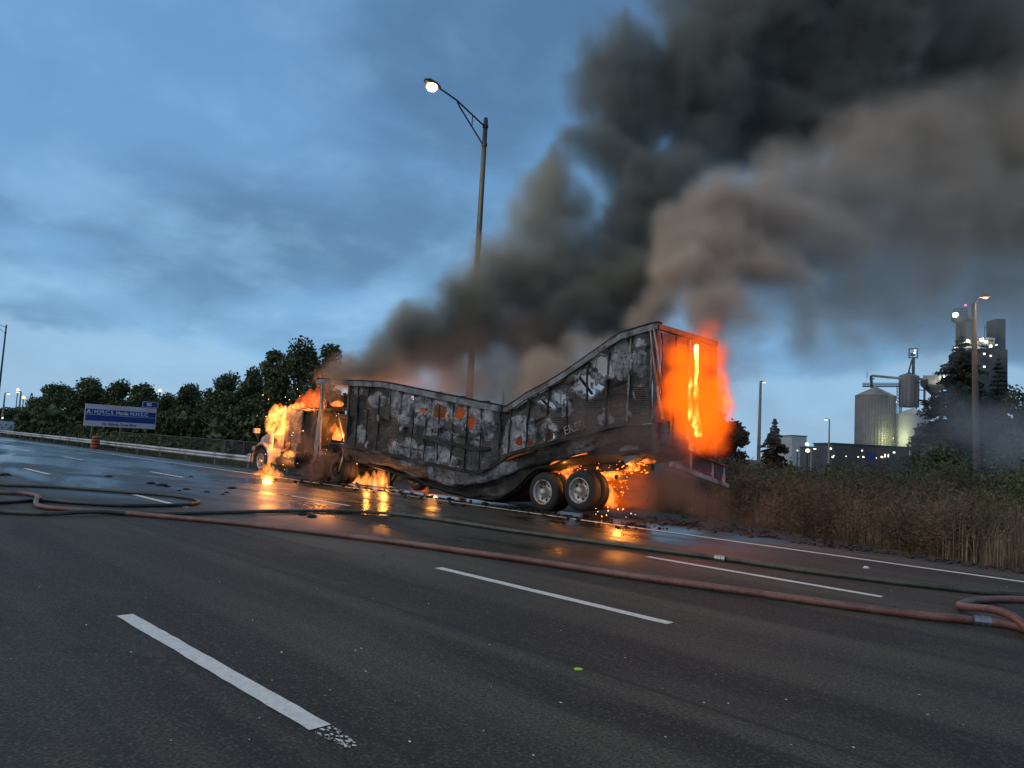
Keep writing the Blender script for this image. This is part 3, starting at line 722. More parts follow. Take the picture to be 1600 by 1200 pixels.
# wheels
def wheel(parent, c, r=.5, w=.27, side=-1, name='wheel', rimmat=None):
    """side -1: outer face towards the camera side (-y)"""
    rimmat = rimmat or M_RIM
    ax = (0, -side, 0)      # axis points inwards
    c = np.array(c, float)
    mb = MB(); mb.lathe(c, ax, [(0, r*.60), (-.006, r*.66), (.0, r*.80), (.015, r*.92), (.045, r*.985), (.075, r), (w-.075, r), (w-.04, r*.98), (w, r*.88), (w, r*.6), (w-.03, r*.57), (.03, r*.57)], 36, True)
    ty = mb.build(name, M_RUBBER, parent, smooth=True)
    for k in (.085, .13, .18):
        m2 = MB(); m2.lathe(c, ax, [(w*k/.27-.006, r*1.004), (w*k/.27+.006, r*1.004)], 36); m2.build('tread_rib', M_SOOT, ty)
    mb = MB(); mb.lathe(c, ax, [(.012, r*.63), (-.012, r*.62), (-.008, r*.58), (.05, r*.55), (.10, r*.53), (.12, r*.40), (.11, r*.26), (.07, r*.23), (.02, r*.20), (-.03, r*.17), (-.05, r*.10), (-.05, .001)], 32)
    rm = mb.build('rim', rimmat, ty, smooth=True)
    for k in range(8):
        an = k*math.pi/4+.2; hc = c+np.array((math.cos(an)*r*.40, 0, math.sin(an)*r*.40))+np.array(ax)*.112
        m2 = MB(); m2.lathe(hc-np.array(ax)*.004, ax, [(0, .001), (0, r*.065), (.03, r*.065)], 10); m2.build('hand_hole_shade_disc', M_SOOT, rm)  # dark disc on the rim stands for the shade inside an open hole
    return ty
for (a, z, yy) in ((12.62, .50, 13.98), (11.45, .63, 13.98)):
    wheel(trailer, (-a, yy, z), .5)
    wheel(trailer, (-a, yy+.33, z), .5, rimmat=M_BLACKMETAL)
    wheel(trailer, (-a, 16.52, z), .5, side=1); wheel(trailer, (-a, 16.2, z), .5, side=1, rimmat=M_BLACKMETAL)
    mb = MB(); mb.tube([(-a, 14.3, z), (-a, 16.2, z)], .07, 10); mb.build('axle', M_BLACKMETAL, trailer)
mb = MB()
for y in (14.7, 15.8): mb.bar((-13.3, y, .95), (-10.6, y, 1.30), .14, .22)
for a in (13.1, 12.0, 10.9): mb.bar((-a, 14.7, 1.0), (-a, 15.8, 1.0), .1)
mb.build('slider_frame', M_BLACKMETAL, trailer)
# landing gear
for y in (14.45, 16.05):
    mb = MB(); mb.bar((-19.75, y, 1.1), (-19.65, y, .10), .13, .10); mb.bar((-19.75, y, .07), (-19.45, y, .05), .3, .04); mb.build('landing_leg', M_BLACKMETAL, trailer)
mb = MB()
mb.bar((-19.75, 14.45, .55), (-19.75, 16.05, .60), .05); mb.bar((-19.75, 14.5, .9), (-19.75, 16.0, .2), .05)
mb.bar((-20.4, 14.45, 1.0), (-19.75, 14.45, .35), .05); mb.bar((-19.0, 14.45, .9), (-19.6, 14.45, .3), .06); mb.bar((-19.1, 14.7, .42), (-19.7, 14.5, .55), .045)
mb.build('leg_brace', M_BLACKMETAL, trailer)
wheel(trailer, (-18.75, 14.75, .5), .46, name='spare_wheel')

# ------------------------------------------------------------------ burning tractor
tractor = empty('truck_tractor', (-26.2, 15.2, 0), 'white truck tractor with its cab and sleeper burnt open and full of flames', 'truck')
M_CAB = simple('scorched_white_paint', (.50, .46, .44), .5, .1, .3, 3, .25, dirt=(.12, .08, .06))
M_CABR = simple('burnt_cab_panel', (.17, .12, .11), .6, .2, .5, 4, .4, dirt=(.06, .04, .035))
def extr(name, poly, y0, y1, mat, parent, bevel=.03):
    n = len(poly); v = [(-a, y0, z) for a, z in poly]+[(-a, y1, z) for a, z in poly]
    f = [list(range(n)), [n+k for k in range(n)][::-1]]+[[k, n+k, n+(k+1) % n, (k+1) % n][::-1] for k in range(n)]
    mb = MB(); mb.add(v, f)
    o = mb.build(name, mat, parent, bevel=bevel)
    bm = bmesh.new(); bm.from_mesh(o.data); bmesh.ops.recalc_face_normals(bm, faces=bm.faces); bm.to_mesh(o.data); bm.free()
    return o
hood = extr('hood', [(28.75, .75), (28.78, 1.15), (28.6, 1.42), (28.1, 1.60), (27.3, 1.76), (26.9, 1.80), (26.9, .75)], 14.42, 15.98, M_CAB, tractor, .08)
for y in (14.02, 15.98):
    mb = MB(); n = 18; rv = []; c0 = (27.78, .48)
    for k in range(n+1):
        an = math.radians(-8+190*k/n); r_ = .66+.03*math.sin(an)
        z = c0[1]+r_*math.sin(an)*1.02; a = c0[0]+r_*math.cos(an)*1.05
        for w_, dr in ((0, -.05), (0.02, .03), (.25, .06), (.46, .05)):
            rv.append((-(c0[0]+(r_+dr)*math.cos(an)*1.05), y+w_ if y < 15 else y+.46-w_, c0[1]+(r_+dr)*math.sin(an)*1.02))
    fs = [[i*4+k, (i+1)*4+k, (i+1)*4+k+1, i*4+k+1] for i in range(n) for k in range(3)]
    mb.add(rv, fs); o = mb.build('fender', M_CAB, tractor, smooth=True); o.modifiers.new('t', 'SOLIDIFY').thickness = .03
extr('bumper', [(28.95, .38), (29.0, .62), (28.9, .74), (28.68, .74), (28.68, .38)], 14.05, 16.4, M_CAB, tractor, .04)
mb = MB(); mb.box((-28.72, 15.2, 1.15), (.06, 1.1, .65)); mb.build('grille', M_BLACKMETAL, tractor)
for y in (14.25, 16.15):
    mb = MB(); mb.box((-28.62, y, .95), (.16, .3, .18)); mb.build('headlight', M_PALEMETAL, tractor, bevel=.03)
wheel(tractor, (-27.78, 14.06, .48), .48); wheel(tractor, (-27.78, 16.36, .48), .48, side=1)
mb = MB(); mb.box((-27.78, 15.2, .48), (.12, 2.1, .12)); mb.build('axle', M_BLACKMETAL, tractor)
# cab: only pillars, door skin and a burnt shell remain
cabp = [(26.95, 1.0), (26.95, 1.72), (26.45, 2.42), (25.95, 2.5), (25.95, 1.0)]
extr('door', [(26.85, 1.02), (26.85, 1.55), (26.0, 1.55), (26.0, 1.02)], 14.06, 14.12, M_CABR, tractor, .01)
for y in (14.1, 16.3):
    mb = MB(); mb.bar((-26.92, y, 1.6), (-26.35, y, 2.45), .07); mb.bar((-26.35, y, 2.45), (-25.9, y, 2.52), .07); mb.bar((-25.98, y, 1.5), (-25.95, y, 2.5), .09); mb.build('pillar', M_BLACKMETAL, tractor)
mb = MB(); mb.box((-26.6, 15.2, 1.3), (.5, 2.0, .5)); mb.box((-26.0, 14.7, 1.4), (.4, .5, .7)); mb.box((-26.0, 15.8, 1.4), (.4, .5, .7)); mb.build('burnt_interior', M_SOOT, tractor, bevel=.06)
def crumple(name, a0, a1, z0, z1, y, mat, n=14, amp=.07, ragged=0.0):
    vs = []; fs = []
    for i in range(n+1):
        for k in range(n+1):
            a = a0+(a1-a0)*i/n; zt = z1-(ragged*(.5+pn(a*4, 3))) if ragged else z1
            z = z0+(zt-z0)*k/n; vs.append((-a+.03*pn(a*5, z*5), y+amp*pn(a*3, z*3, 5)+amp*.4*pn(a*9, z*9, 3), z))
    for i in range(n):
        for k in range(n): fs.append([i*(n+1)+k, (i+1)*(n+1)+k, (i+1)*(n+1)+k+1, i*(n+1)+k+1])
    me = bpy.data.meshes.new(name); me.from_pydata(vs, [], fs); me.update(); o = link(name, me, mat, tractor); me.shade_smooth(); o.modifiers.new('t', 'SOLIDIFY').thickness = .02; return o
crumple('sleeper_side', 25.98, 24.72, 1.30, 2.52, 14.04, M_CABR)
crumple('sleeper_door', 25.45, 24.95, .86, 1.28, 14.02, M_CABR, 8)
crumple('sleeper_side', 24.72, 23.95, .95, 2.62, 14.15, M_BLACKMETAL, 12, .1, .3)
crumple('sleeper_side', 25.98, 24.0, 1.0, 2.5, 16.35, M_BLACKMETAL, 10, .1, .4)
mb = MB(); mb.box((-24.0, 15.25, 1.75), (.06, 2.1, 1.4)); mb.build('sleeper_back', M_BLACKMETAL, tractor)
mb = MB(); mb.bar((-25.9, 14.3, 2.52), (-24.1, 14.3, 2.60), .3, .04); mb.bar((-25.5, 15.2, 2.5), (-24.2, 15.4, 2.70), .7, .04); mb.build('roof_shell', M_BLACKMETAL, tractor)
mb = MB(); mb.lathe((-26.5, 14.3, .62), (1, 0, 0), [(0, .001), (0, .27), (.05, .31), (1.45, .31), (1.5, .27), (1.5, .001)], 20); mb.build('fuel_tank', M_BLACKMETAL, tractor, smooth=False)
for y in (14.75, 15.7):
    mb = MB(); mb.bar((-28.6, y, .72), (-21.4, y, .78), .09, .25); mb.build('frame_rail', M_BLACKMETAL, tractor)
for a in (23.55, 22.25):
    wheel(tractor, (-a, 14.05, .47), .47, rimmat=M_BLACKMETAL); wheel(tractor, (-a, 14.38, .47), .47, rimmat=M_BLACKMETAL); wheel(tractor, (-a, 16.35, .47), .47, side=1, rimmat=M_BLACKMETAL)
    mb = MB(); mb.tube([(-a, 14.3, .47), (-a, 16.1, .47)], .08, 8); mb.build('axle', M_BLACKMETAL, tractor)
mb = MB(); mb.bar(onY(401, 673, 14.0)+np.array((0, 0, -.16)), onY(404, 690, 14.3), .02); mb.box(onY(401, 673, 14.0), (.14, .24, .2)); mb.build('hood_mirror', M_PALEMETAL, tractor, bevel=.03)
for y in (14.2, 16.2):
    mb = MB(); mb.tube([(-24.0, y, .9), (-23.9, y, 2.3)], .07, 8); mb.build('exhaust_stack', M_BLACKMETAL, tractor)
# tangle of burnt wire and hose on the road
mb = MB()
for i in range(9):
    c = gp(533+random.uniform(-8, 10), 751+random.uniform(-4, 6)); pts = []; r_ = random.uniform(.12, .3); ph = random.random()*6
    for k in range(11): an = ph+k*.5; pts.append(c+np.array((r_*math.cos(an), r_*.7*math.sin(an), .03+.28*abs(math.sin(an*.7+i)))))
    mb.tube(pts, .014, 5)
tag(mb.build('wire_tangle', M_ASHMETAL), 'loops of burnt wire lying on the road below the front of the trailer', 'wire')

# ------------------------------------------------------------------ guardrail, fence, sign, barrel
rail_t = empty('guardrail', (-60, 16.6, -.3), 'long galvanised steel guardrail running along the left shoulder to the burning truck', 'guardrail')
GY = 16.9
prof = [(0, .0), (.05, .03), (.08, .08), (.05, .13), (.0, .155), (.05, .18), (.08, .23), (.05, .28), (0, .31)]
def gtop(x): return .44 if x > -200 else .3
xs_ = list(np.arange(-27.0, -170, -3.8)) + [-220, -300]
for i in range(len(xs_)-1):
    xa, xb = xs_[i]+.12, xs_[i+1]
    v = []; 
    for x in (xa, xb):
        for d_, z_ in prof: v.append((x, GY-d_, gtop(x)-.31+z_))
    n = len(prof); f = [[k, k+1, n+k+1, n+k] for k in range(n-1)]
    mb = MB(); mb.add(v, f); o = mb.build('rail_beam', M_RAIL, rail_t, smooth=False); o.modifiers.new('t', 'SOLIDIFY').thickness = .006
    mb = MB(); mb.box((xa-.2, GY+.12, .02), (.15, .18, .86)); mb.build('rail_post', M_WOOD, rail_t)

fence = empty('chain_link_fence', (-45, 24, -.36), 'low chain-link fence on thin posts behind the guardrail beside the truck', 'fence')
M_WIRE = simple('fence_wire', (.16, .16, .16), .6, .4, .2, 3, 0)
for x in np.arange(-76, -27, 3.0):
    mb = MB(); mb.tube([(x, 23.5, -.4), (x, 23.5, .95)], .035, 6); mb.build('fence_post', M_WIRE, fence)
mb = MB(); mb.tube([(-76, 23.5, .93), (-28, 23.5, .93)], .02, 5)
for x in np.arange(-76, -28, .16):
    for s_ in (1, -1):
        mb.bar((x, 23.5, -.3 if s_ > 0 else .9), (x+1.2, 23.5, .9 if s_ > 0 else -.3), .006)
mb.build('wire_mesh', M_WIRE, fence)['kind'] = 'stuff'

M_SIGNW = simple('sign_white', (.80, .70, .72), .5, 0, .06, 1, 0, dirt=(.74, .56, .58)); M_SIGNB = simple('sign_blue', (.015, .055, .28), .45, 0, .12, 2, 0)
M_SIGNT = simple('sign_text_white', (.85, .85, .86), .5, 0, .03, 1, 0); M_SIGND = simple('sign_text_dark', (.04, .05, .08), .5, 0, .03, 1, 0)
SX = -71.0
sign = empty('highway_sign', (SX, 22.4, -.4), 'wide blue and white highway attraction sign with exit tab 90 on three posts', 'sign')
ya, yb, za, zb = 19.55, 25.45, 1.37, 3.27
def onsign(y, z, d=0): return (SX+d, y, z)
mb = MB(); mb.box((SX, (ya+yb)/2, (za+zb)/2), (.06, yb-ya, zb-za)); mb.build('board', M_SIGNW, sign)
mb = MB(); mb.box((SX+.035, (ya+yb)/2, 2.63), (.02, yb-ya-.14, .46)); mb.build('blue_band', M_SIGNB, sign)
mb = MB(); mb.box((SX+.035, (ya+yb)/2, 2.10), (.02, yb-ya-.14, .50)); mb.build('blue_band', M_SIGNB, sign)
mb = MB(); mb.box((SX+.02, yb-.62, zb+.30), (.06, 1.36, .52)); mb.build('exit_tab', M_SIGNB, sign)
for k in range(4):
    mb = MB(); c = [((yb-.62), zb+.545, 1.36, .03), ((yb-.62), zb+.055, 1.36, .03), (yb-1.285, zb+.30, .03, .52), (yb+.045, zb+.30, .03, .52)][k]
    mb.box((SX+.056, c[0], c[1]), (.012, c[2], c[3])); mb.build('tab_border', M_SIGNT, sign)
# the sign faces the drivers (towards +x): seen from there y runs left to right
YD = (0, 1, 0)
text_mesh('90', .44, M_SIGNT, sign, (SX+.062, yb-.95, zb+.15), YD, (0, 0, 1), 'lettering', bold=.015)
text_mesh('A', .46, M_SIGNT, sign, (SX+.052, ya+.14, 2.48), YD, (0, 0, 1), 'lettering', bold=.025)
mb = MB(); mb.box((SX+.05, ya+.57, 2.63), (.012, .02, .44)); mb.build('divider', M_SIGNT, sign)
text_mesh('H.M.C.S. Haida N.H.S.C.', .455, M_SIGNT, sign, (SX+.052, ya+.72, 2.48), YD, (0, 0, 1), 'lettering', bold=.010)
text_mesh('Via Nikola Tesla Blvd', .33, M_SIGND, sign, (SX+.040, ya+1.4, 1.50), YD, (0, 0, 1), 'lettering', bold=.004)
for y in (20.3, 22.6, 24.7):
    mb = MB(); mb.bar((SX-.12, y, -.45), (SX-.12, y, 1.6), .16, .20); mb.build('sign_post', M_WOOD, sign)
# second narrow sign back at far left
s2 = empty('road_marker_sign', onY(10, 668, 19), 'small grey sign plate low beside the guardrail at the far left edge', 'sign')
mb = MB(); c = onY(9, 666, 19.0); mb.box(c, (.05, 1.6, 1.1)); mb.build('plate', M_SIGNT, s2)
mb = MB(); mb.bar(c+np.array((-.05, 0, -.5)), (c[0]-.05, c[1], -.4), .12); mb.build('post', M_WOOD, s2)

M_ORANGE = simple('barrel_orange', (.55, .10, .02), .5, 0, .12, 3, 0); M_BARB = simple('barrel_black_band', (.02, .02, .02), .5, 0, .1, 3, 0)
bp = onY(148, 702.5, 16.2); bz = -.2
barrel = empty('traffic_barrel', (bp[0], bp[1], bz), 'orange traffic barrel with black bands standing in front of the guardrail', 'barrel')
R_ = .30; zz_ = [(0, .34), (.06, .34), (.07, .29), (.28, .285), (.30, .275), (.52, .27), (.54, .26), (.74, .255), (.76, .245), (.92, .23), (.95, .15), (.96, .02)]
mb = MB(); mb.lathe((bp[0], bp[1], bz), (0, 0, 1), [(z, r) for z, r in zz_], 20); mb.build('drum', M_ORANGE, barrel, smooth=False)
for z in (.16, .38, .60, .80):
    mb = MB(); mb.lathe((bp[0], bp[1], bz+z-.045), (0, 0, 1), [(0, .24), (0, .295-z*.06+.004), (.09, .293-z*.06+.004), (.09, .24)], 20); mb.build('band', M_BARB, barrel)

# ------------------------------------------------------------------ lamp posts
E_LED = emit('lamp_lens_warm', (1.0, .80, .36), 5)
E_WHITE = emit('lamp_lens_white', (1.0, .90, .62), 2.0)
E_SODIUM = emit('lamp_lens_sodium', (1.0, .60, .20), 3.2)
def light(name, loc, power, col, radius, parent=None, kind='POINT', spot=None):
    d = bpy.data.lights.new(name, kind); d.energy = power; d.color = col; d.shadow_soft_size = radius
    if spot: d.spot_size = math.radians(spot); d.spot_blend = .6
    o = bpy.data.objects.new(name, d); COL.objects.link(o); o.location = loc
    if parent is not None: o.parent = parent; o.matrix_parent_inverse = chain(parent).inverted()
    return o
def highway_lamp(x, y, h, arm, label, lit=True, armz=.35, group='tall highway lamp posts'):
    t = empty('street_lamp', (x, y, -.36), label, 'street lamp', group)
    mb = MB(); mb.lathe((x, y, -.4), (0, 0, 1), [(0, .30), (.35, .30), (.36, .001)], 12); mb.build('base', M_CONC, t)
    mb = MB(); mb.tube([(x, y, -.1), (x, y, h*.5), (x, y, h)], [.155, .125, .095], 10); mb.build('pole', M_POLE, t, smooth=True)
    mb = MB(); mb.tube([(x, y, h-.02), (x, y, h+.06)], .075, 8); mb.build('pole_cap', M_POLE, t)
    top = np.array((x, y-.1, h-.30)); low = np.array((x, y-.1, h-1.1)); end = np.array((x, y-arm, h+armz))
    mid = top+(end-top)*.62+np.array((0, 0, .10))
    mb = MB(); mb.tube([top, mid, end], .035, 8); mb.tube([low, top+(end-top)*.56+np.array((0, 0, -.05)), mid], .032, 8)
    q1 = top+(mid-top)*.42; q2 = low+(mid-low)*.42; mb.tube([q1, q2], .022, 6); mb.build('truss_arm', M_POLE, t)
    for z in (h-.30, h-1.1):
        mb = MB(); mb.tube([(x, y, z-.06), (x, y, z+.06)], .125, 10); mb.build('clamp', M_POLE, t)
    c = end+np.array((0, -.28, .03))
    mb = MB(); v = []
    for k, (dy, w_, hh) in enumerate(((.32, .07, .06), (.1, .16, .13), (-.25, .19, .15), (-.42, .10, .08))):
        for an in range(10): v.append((c[0]+w_*math.can if False else c[0]+w_*math.cos(an*.6283), c[1]+dy, c[2]+hh*max(-.35, math.sin(an*.6283))))
    f = [[i*10+k, i*10+(k+1) % 10, (i+1)*10+(k+1) % 10, (i+1)*10+k] for i in range(3) for k in range(10)]+[list(range(10)), [30+k for k in range(10)][::-1]]
    mb.add(v, f); hd = mb.build('lamp_head', M_POLE, t, smooth=True)
    if lit:
        mb = MB(); mb.lathe(c+np.array((0, -.08, -.055)), (0, 0, -1), [(0, .20), (.10, .23), (.20, .16), (.25, .001)], 16); mb.build('lens', E_LED, hd)
    return t, c
mt, mc = highway_lamp(-22.3, 20.0, 15.1, 2.55, 'lit tall lamp post rising behind the middle of the burnt trailer')
light('lamp_light', mc+np.array((0, -.08, -.32)), 900, (1.0, .88, .52), .12, mt, 'SPOT', 165)
pL = onY(10, 508, 22.5)
lt, _ = highway_lamp(pL[0], 22.5, pL[2], 2.6, 'tall lamp post at the left edge of the view, its head out of frame')
# concrete pole with sodium lamp on the right
M_CPOLE = simple('weathered_concrete_pole', (.20, .165, .14), .9, 0, .25, 3, .3)
b = at(1527, 700, 52); tp = at(1521.5, 474, 52)
cp = empty('street_lamp', (b[0], b[1], -.4), 'thick concrete lamp pole with a lit orange lamp, in front of the dark industrial tower', 'street lamp')
mb = MB(); mb.tube([(b[0], b[1], -.4), ((b[0]+tp[0])/2, (b[1]+tp[1])/2, tp[2]/2), tp], [.24, .20, .15], 12); mb.build('pole', M_CPOLE, cp, smooth=True)
l1, l2, l3 = at(1524, 478, 52), at(1531, 465, 52), at(1540, 462, 52)
mb = MB(); mb.tube([l1, at(1526, 469, 52), l2, l3], .04, 6); mb.build('arm', M_POLE, cp)
mb = MB(); mb.lathe(l3+np.array((0, 0, .12)), (0, 0, -1), [(0, .03), (.06, .16), (.16, .26), (.20, .27)], 14); hh_ = mb.build('lamp_head', M_POLE, cp, smooth=True)
mb = MB(); mb.lathe(l3+np.array((0, 0, -.08)), (0, 0, -1), [(0, .25), (.08, .20), (.13, .1), (.14, .001)], 14); mb.build('lens', E_SODIUM, hh_)
light('lamp_light', l3+np.array((0, 0, -.3)), 500, (1, .6, .25), .1, cp)
# thin lamps in the distance
def thin_lamp(px, pyt, pyb, D, side, label, mat=E_WHITE, thick=None, grp='distant lamp posts'):
    tp = at(px, pyt, D); k = D/1160
    t = empty('street_lamp', (tp[0], tp[1], -.4), label, 'street lamp', grp)
    r_ = thick or max(.06, 1.3*k)
    mb = MB(); mb.tube([(tp[0], tp[1], -.4), tp], [r_*1.4, r_*.8], 8); mb.build('pole', M_CONC, t)
    h_ = tp+HR*side*4*k
    mb = MB(); mb.bar(tp, h_, r_*.8); mb.build('arm', M_POLE, t)
    mb = MB(); mb.box(h_+HR*side*1.2*k, (3.2*k, 3.2*k, 1.6*k)); hd = mb.build('lamp_head', M_POLE, t)
    mb = MB(); mb.box(h_+HR*side*1.2*k+np.array((0, 0, -1.2*k)), (3.4*k, 3.4*k, 1.4*k)); mb.build('lens', mat, hd)
thin_lamp(1188.5, 596, 705, 62, 1, 'grey lamp post standing left of the brown conifer right of the trailer', thick=.13)
thin_lamp(1296, 655, 700, 120, -1, 'thin lamp post with a white light left of the large silo')
thin_lamp(787, 611, 640, 70, 1, 'small lamp post just above the fold of the trailer')
thin_lamp(33, 612, 640, 150, -1, 'small lamp post at far left below the tall post')
thin_lamp(8, 614, 640, 130, 1, 'sodium lamp on a short pole at far left', mat=E_SODIUM)
thin_lamp(1268, 700, 720, 150, 1, 'short lamp beside the bright yard lights right of the conifer')
# pale lights glimpsed among the left trees and by the far road
def lamp_ball(px, py, D, r_px, label, mat=E_WHITE):
    p = at(px, py, D); k = D/1160; t = empty('yard_light', (p[0], p[1], -.4), label, 'yard light', 'small lights in the distance')
    mb = MB(); mb.tube([(p[0], p[1], -.4), p-np.array((0, 0, r_px*k))], .06+.3*k, 6); mb.build('pole', M_DARKSTEEL, t)
    mb = MB(); mb.lathe(p-np.array((0, 0, r_px*k)), (0, 0, 1), [(0, .01), (r_px*k*.5, r_px*k*.9), (r_px*k, r_px*k), (r_px*k*1.6, r_px*k*.7), (r_px*k*2, .01)], 10); mb.build('lens', mat, t)
for a_ in ((250, 610, 130, 2.2, 'yellow light above the right end of the highway sign', E_SODIUM), (28, 609, 170, 2.2, 'upper of two lights left of the first tree', E_SODIUM), (37, 621, 170, 2.4, 'lower of two lights left of the first tree', E_SODIUM),
           (4, 653, 120, 1.3, 'white light low at the far left edge'), (389, 601, 120, 1.6, 'small orange light among the branches left of the tall tree', E_SODIUM), (879, 564, 90, 1.8, 'lone yellow light in the smoke over the rear of the trailer'),
           (1261, 694, 160, 3.0, 'upper bright yard light right of the conifer'), (1262, 704, 160, 3.4, 'lower bright yard light right of the conifer'), (1246, 704, 160, 1.2, 'dim light left of the bright yard lights'),
           (1298, 701, 150, 1.8, 'light at the foot of the thin lamp post'), (1301, 714, 140, 1.6, 'lower light at the foot of the thin lamp post'), (1238, 733, 60, .9, 'tiny white light low in the bushes under the conifer'), (1326, 742, 50, .9, 'tiny white light low in the bushes under the silo')):
    lamp_ball(*a_)

# ------------------------------------------------------------------ industrial plant on the right (about 250 m away)
DI = 250.0; KI = DI/1160*1.0
M_CORR = None
def corr_mat(name, col, freq=1.4, rgh=.55):
    t = MT(name); xyz = t.sepxyz()
    s_ = t.math('SINE', t.math('MULTIPLY', xyz[2], 9.0))
    n = t.noise(.18, 5, .6); c = t.mix(t.rng(n, .3, .7), tuple(x*.78 for x in col), tuple(x*1.15 for x in col))
    d = t.rng(t.noise(1, 5, .6, t.vec((.6, .6, .05))), .5, .7); c = t.mix(t.math('MULTIPLY', d, .35), c, tuple(x*.55 for x in col))
    t.set(c, rgh, .35); t.bump(s_, .25, .1); return t.m
M_SILO = corr_mat('silo_corrugated_steel', (.25, .245, .235)); M_SILOD = corr_mat('dark_silo_steel', (.20, .21, .22))
def I(px, py, dd=0.0): return at(px, py, DI+dd)
GZ = -.5
def cyl_thing(t, name, px0, px1, pyt, pyb, mat, dd=0, n=36, cone=None, conename='roof', ribs=0):
    c = I((px0+px1)/2, pyb, dd); r = (px1-px0)/2*(DI+dd)/1160; zt = I((px0+px1)/2, pyt, dd)[2]; zb = c[2] if pyb < 900 else GZ
    mb = MB(); mb.lathe((c[0], c[1], zb), (0, 0, 1), [(0, r), (zt-zb, r)], n); o = mb.build(name, mat, t, smooth=True)
    if cone is not None:
        zc = I((px0+px1)/2, cone, dd)[2]; mb = MB(); mb.lathe((c[0], c[1], zt), (0, 0, 1), [(-.1, r*1.03), (.15, r*1.03), (zc-zt, r*.10), (zc-zt+.35, r*.10), (zc-zt+.35, .01)], n); mb.build(conename, mat, t, smooth=True)
    for k in range(ribs):
        an = 2*math.pi*k/ribs; mb = MB(); mb.bar((c[0]+r*1.008*math.cos(an), c[1]+r*1.008*math.sin(an), zb), (c[0]+r*1.008*math.cos(an), c[1]+r*1.008*math.sin(an), zt), .16, .16); mb.build('stiffener', M_SILOD, t)
    return c, r, zt
s = empty('grain_silo', (*I(1362, 697)[:2], GZ), 'large round corrugated steel silo with a conical roof, lit from below', 'silo')
sc_, sr, szt = cyl_thing(s, 'bin_wall', 1334, 1391, 619, 1000, M_SILO, 0, 48, 605, 'conical_roof', 40)
light('floodlight', sc_-HF*(sr+4.0)+HR*.8+np.array((0, 0, 11-sc_[2])), 1800, (.95, 1, .45), .4, s)
mb = MB(); p = sc_-HF*(sr+4.0)+HR*.8; mb.bar((p[0], p[1], GZ), (p[0], p[1], 11.2), .12); mb.build('light_post', M_DARKSTEEL, s)
s = empty('elevated_bin', (*I(1420, 640)[:2], GZ), 'smaller dark round bin raised above the white tank, under the bucket elevator head', 'silo')
cyl_thing(s, 'bin_wall', 1406, 1434, 588, 636, M_SILOD, 6, 32, 582, 'roof', 16)
for px in (1408, 1432): mb = MB(); p = I(px, 640, 6); mb.bar((p[0], p[1], GZ), I(px, 636, 6), .35); mb.build('support_leg', M_DARKSTEEL, s)
s = empty('white_tank', (*I(1424, 700)[:2], GZ), 'tall pale tank with a low conical top standing right of the large silo', 'tank')
cyl_thing(s, 'tank_wall', 1400, 1448, 648, 1000, M_WHITEBLD, -6, 40, 638, 'roof')
mb = MB()
for k in range(8): z0 = 2+k*2.0; p = I(1400.5, 700, -14); mb.bar((p[0], p[1], z0), (p[0]+.4, p[1]+.4, z0+1.9), .14)
mb.build('ladder', M_DARKSTEEL, s)
# bucket elevator over the bins
s = empty('bucket_elevator', (*I(1424, 560, 4)[:2], GZ), 'bucket elevator leg with a boxed head and lamps above the bins', 'elevator')
mb = MB(); mb.bar(I(1427, 585, 4), I(1427.5, 558, 4), .75); mb.build('leg', M_DARKSTEEL, s)
mb = MB(); mb.bar(I(1419, 584, 4), I(1425, 562, 4), .4); mb.build('spout', M_DARKSTEEL, s)
fr = MB(); 
for a_, b_ in (((1420, 545), (1434, 545)), ((1420, 559), (1434, 559)), ((1420.5, 545), (1420.5, 559)), ((1433.5, 545), (1433.5, 559))):
    for dd in (3, 6): fr.bar(I(*a_, dd), I(*b_, dd), .32)
for q_ in ((1420, 545), (1434, 545), (1420, 559), (1434, 559)): fr.bar(I(*q_, 3), I(*q_, 6), .3)
fr.build('head_frame', M_DARKSTEEL, s)
mb = MB(); mb.box(I(1426, 554, 4.5), (1.2, 1.2, 1.0)); mb.build('head', M_DARKSTEEL, s)
for q_ in ((1430, 547.5), (1429, 551.5)): mb = MB(); mb.box(I(*q_, 2.5), (.5, .5, .5)); mb.build('lamp', E_WHITE, s)
# conveyor gallery across the bins
s = empty('conveyor_bridge', (*I(1390, 590, 2)[:2], GZ), 'overhead conveyor and walkway running from the silo to the hopper', 'conveyor')
mb = MB(); mb.bar(I(1362, 587, 2), I(1410, 591.5, 2), .7); mb.build('conveyor_tube', M_SILOD, s)
mb = MB(); mb.bar(I(1432, 592, 2), I(1462, 594, 2), .7); mb.build('conveyor_tube', M_SILOD, s)
mb = MB(); mb.bar(I(1361, 587, 2), I(1362, 606, 2), .7); mb.bar(I(1359, 592, 2), I(1366, 592, 2), .4); mb.build('drop_spout', M_DARKSTEEL, s)
mb = MB(); mb.bar(I(1348, 604, 2), I(1406, 604, 2), .35)
mb.bar(I(1348, 598.5, 2), I(1406, 598.5, 2), .14); mb.bar(I(1348, 601, 2), I(1406, 601, 2), .1)
for px in np.arange(1348, 1407, 2.4): mb.bar(I(px, 598.5, 2), I(px+.0, 604, 2), .12); mb.bar(I(px, 598.5, 2), I(px+2.4, 604, 2), .10)
mb.build('walkway', M_DARKSTEEL, s)
mb = MB(); mb.bar(I(1432, 598, 2), I(1446, 598.5, 2), .3); mb.bar(I(1434, 609, 2), I(1444, 610, 2), .3); mb.bar(I(1355, 580, 2), I(1354.5, 592, 2), .12); mb.build('platform', M_DARKSTEEL, s)
mb = MB()
for px in (1401.5, 1405.5): mb.bar(I(px, 604, 2), I(px, 648, 2), .2)
for k in range(9): mb.bar(I(1401.5, 606+k*5, 2), I(1405.5, 609+k*5, 2), .14)
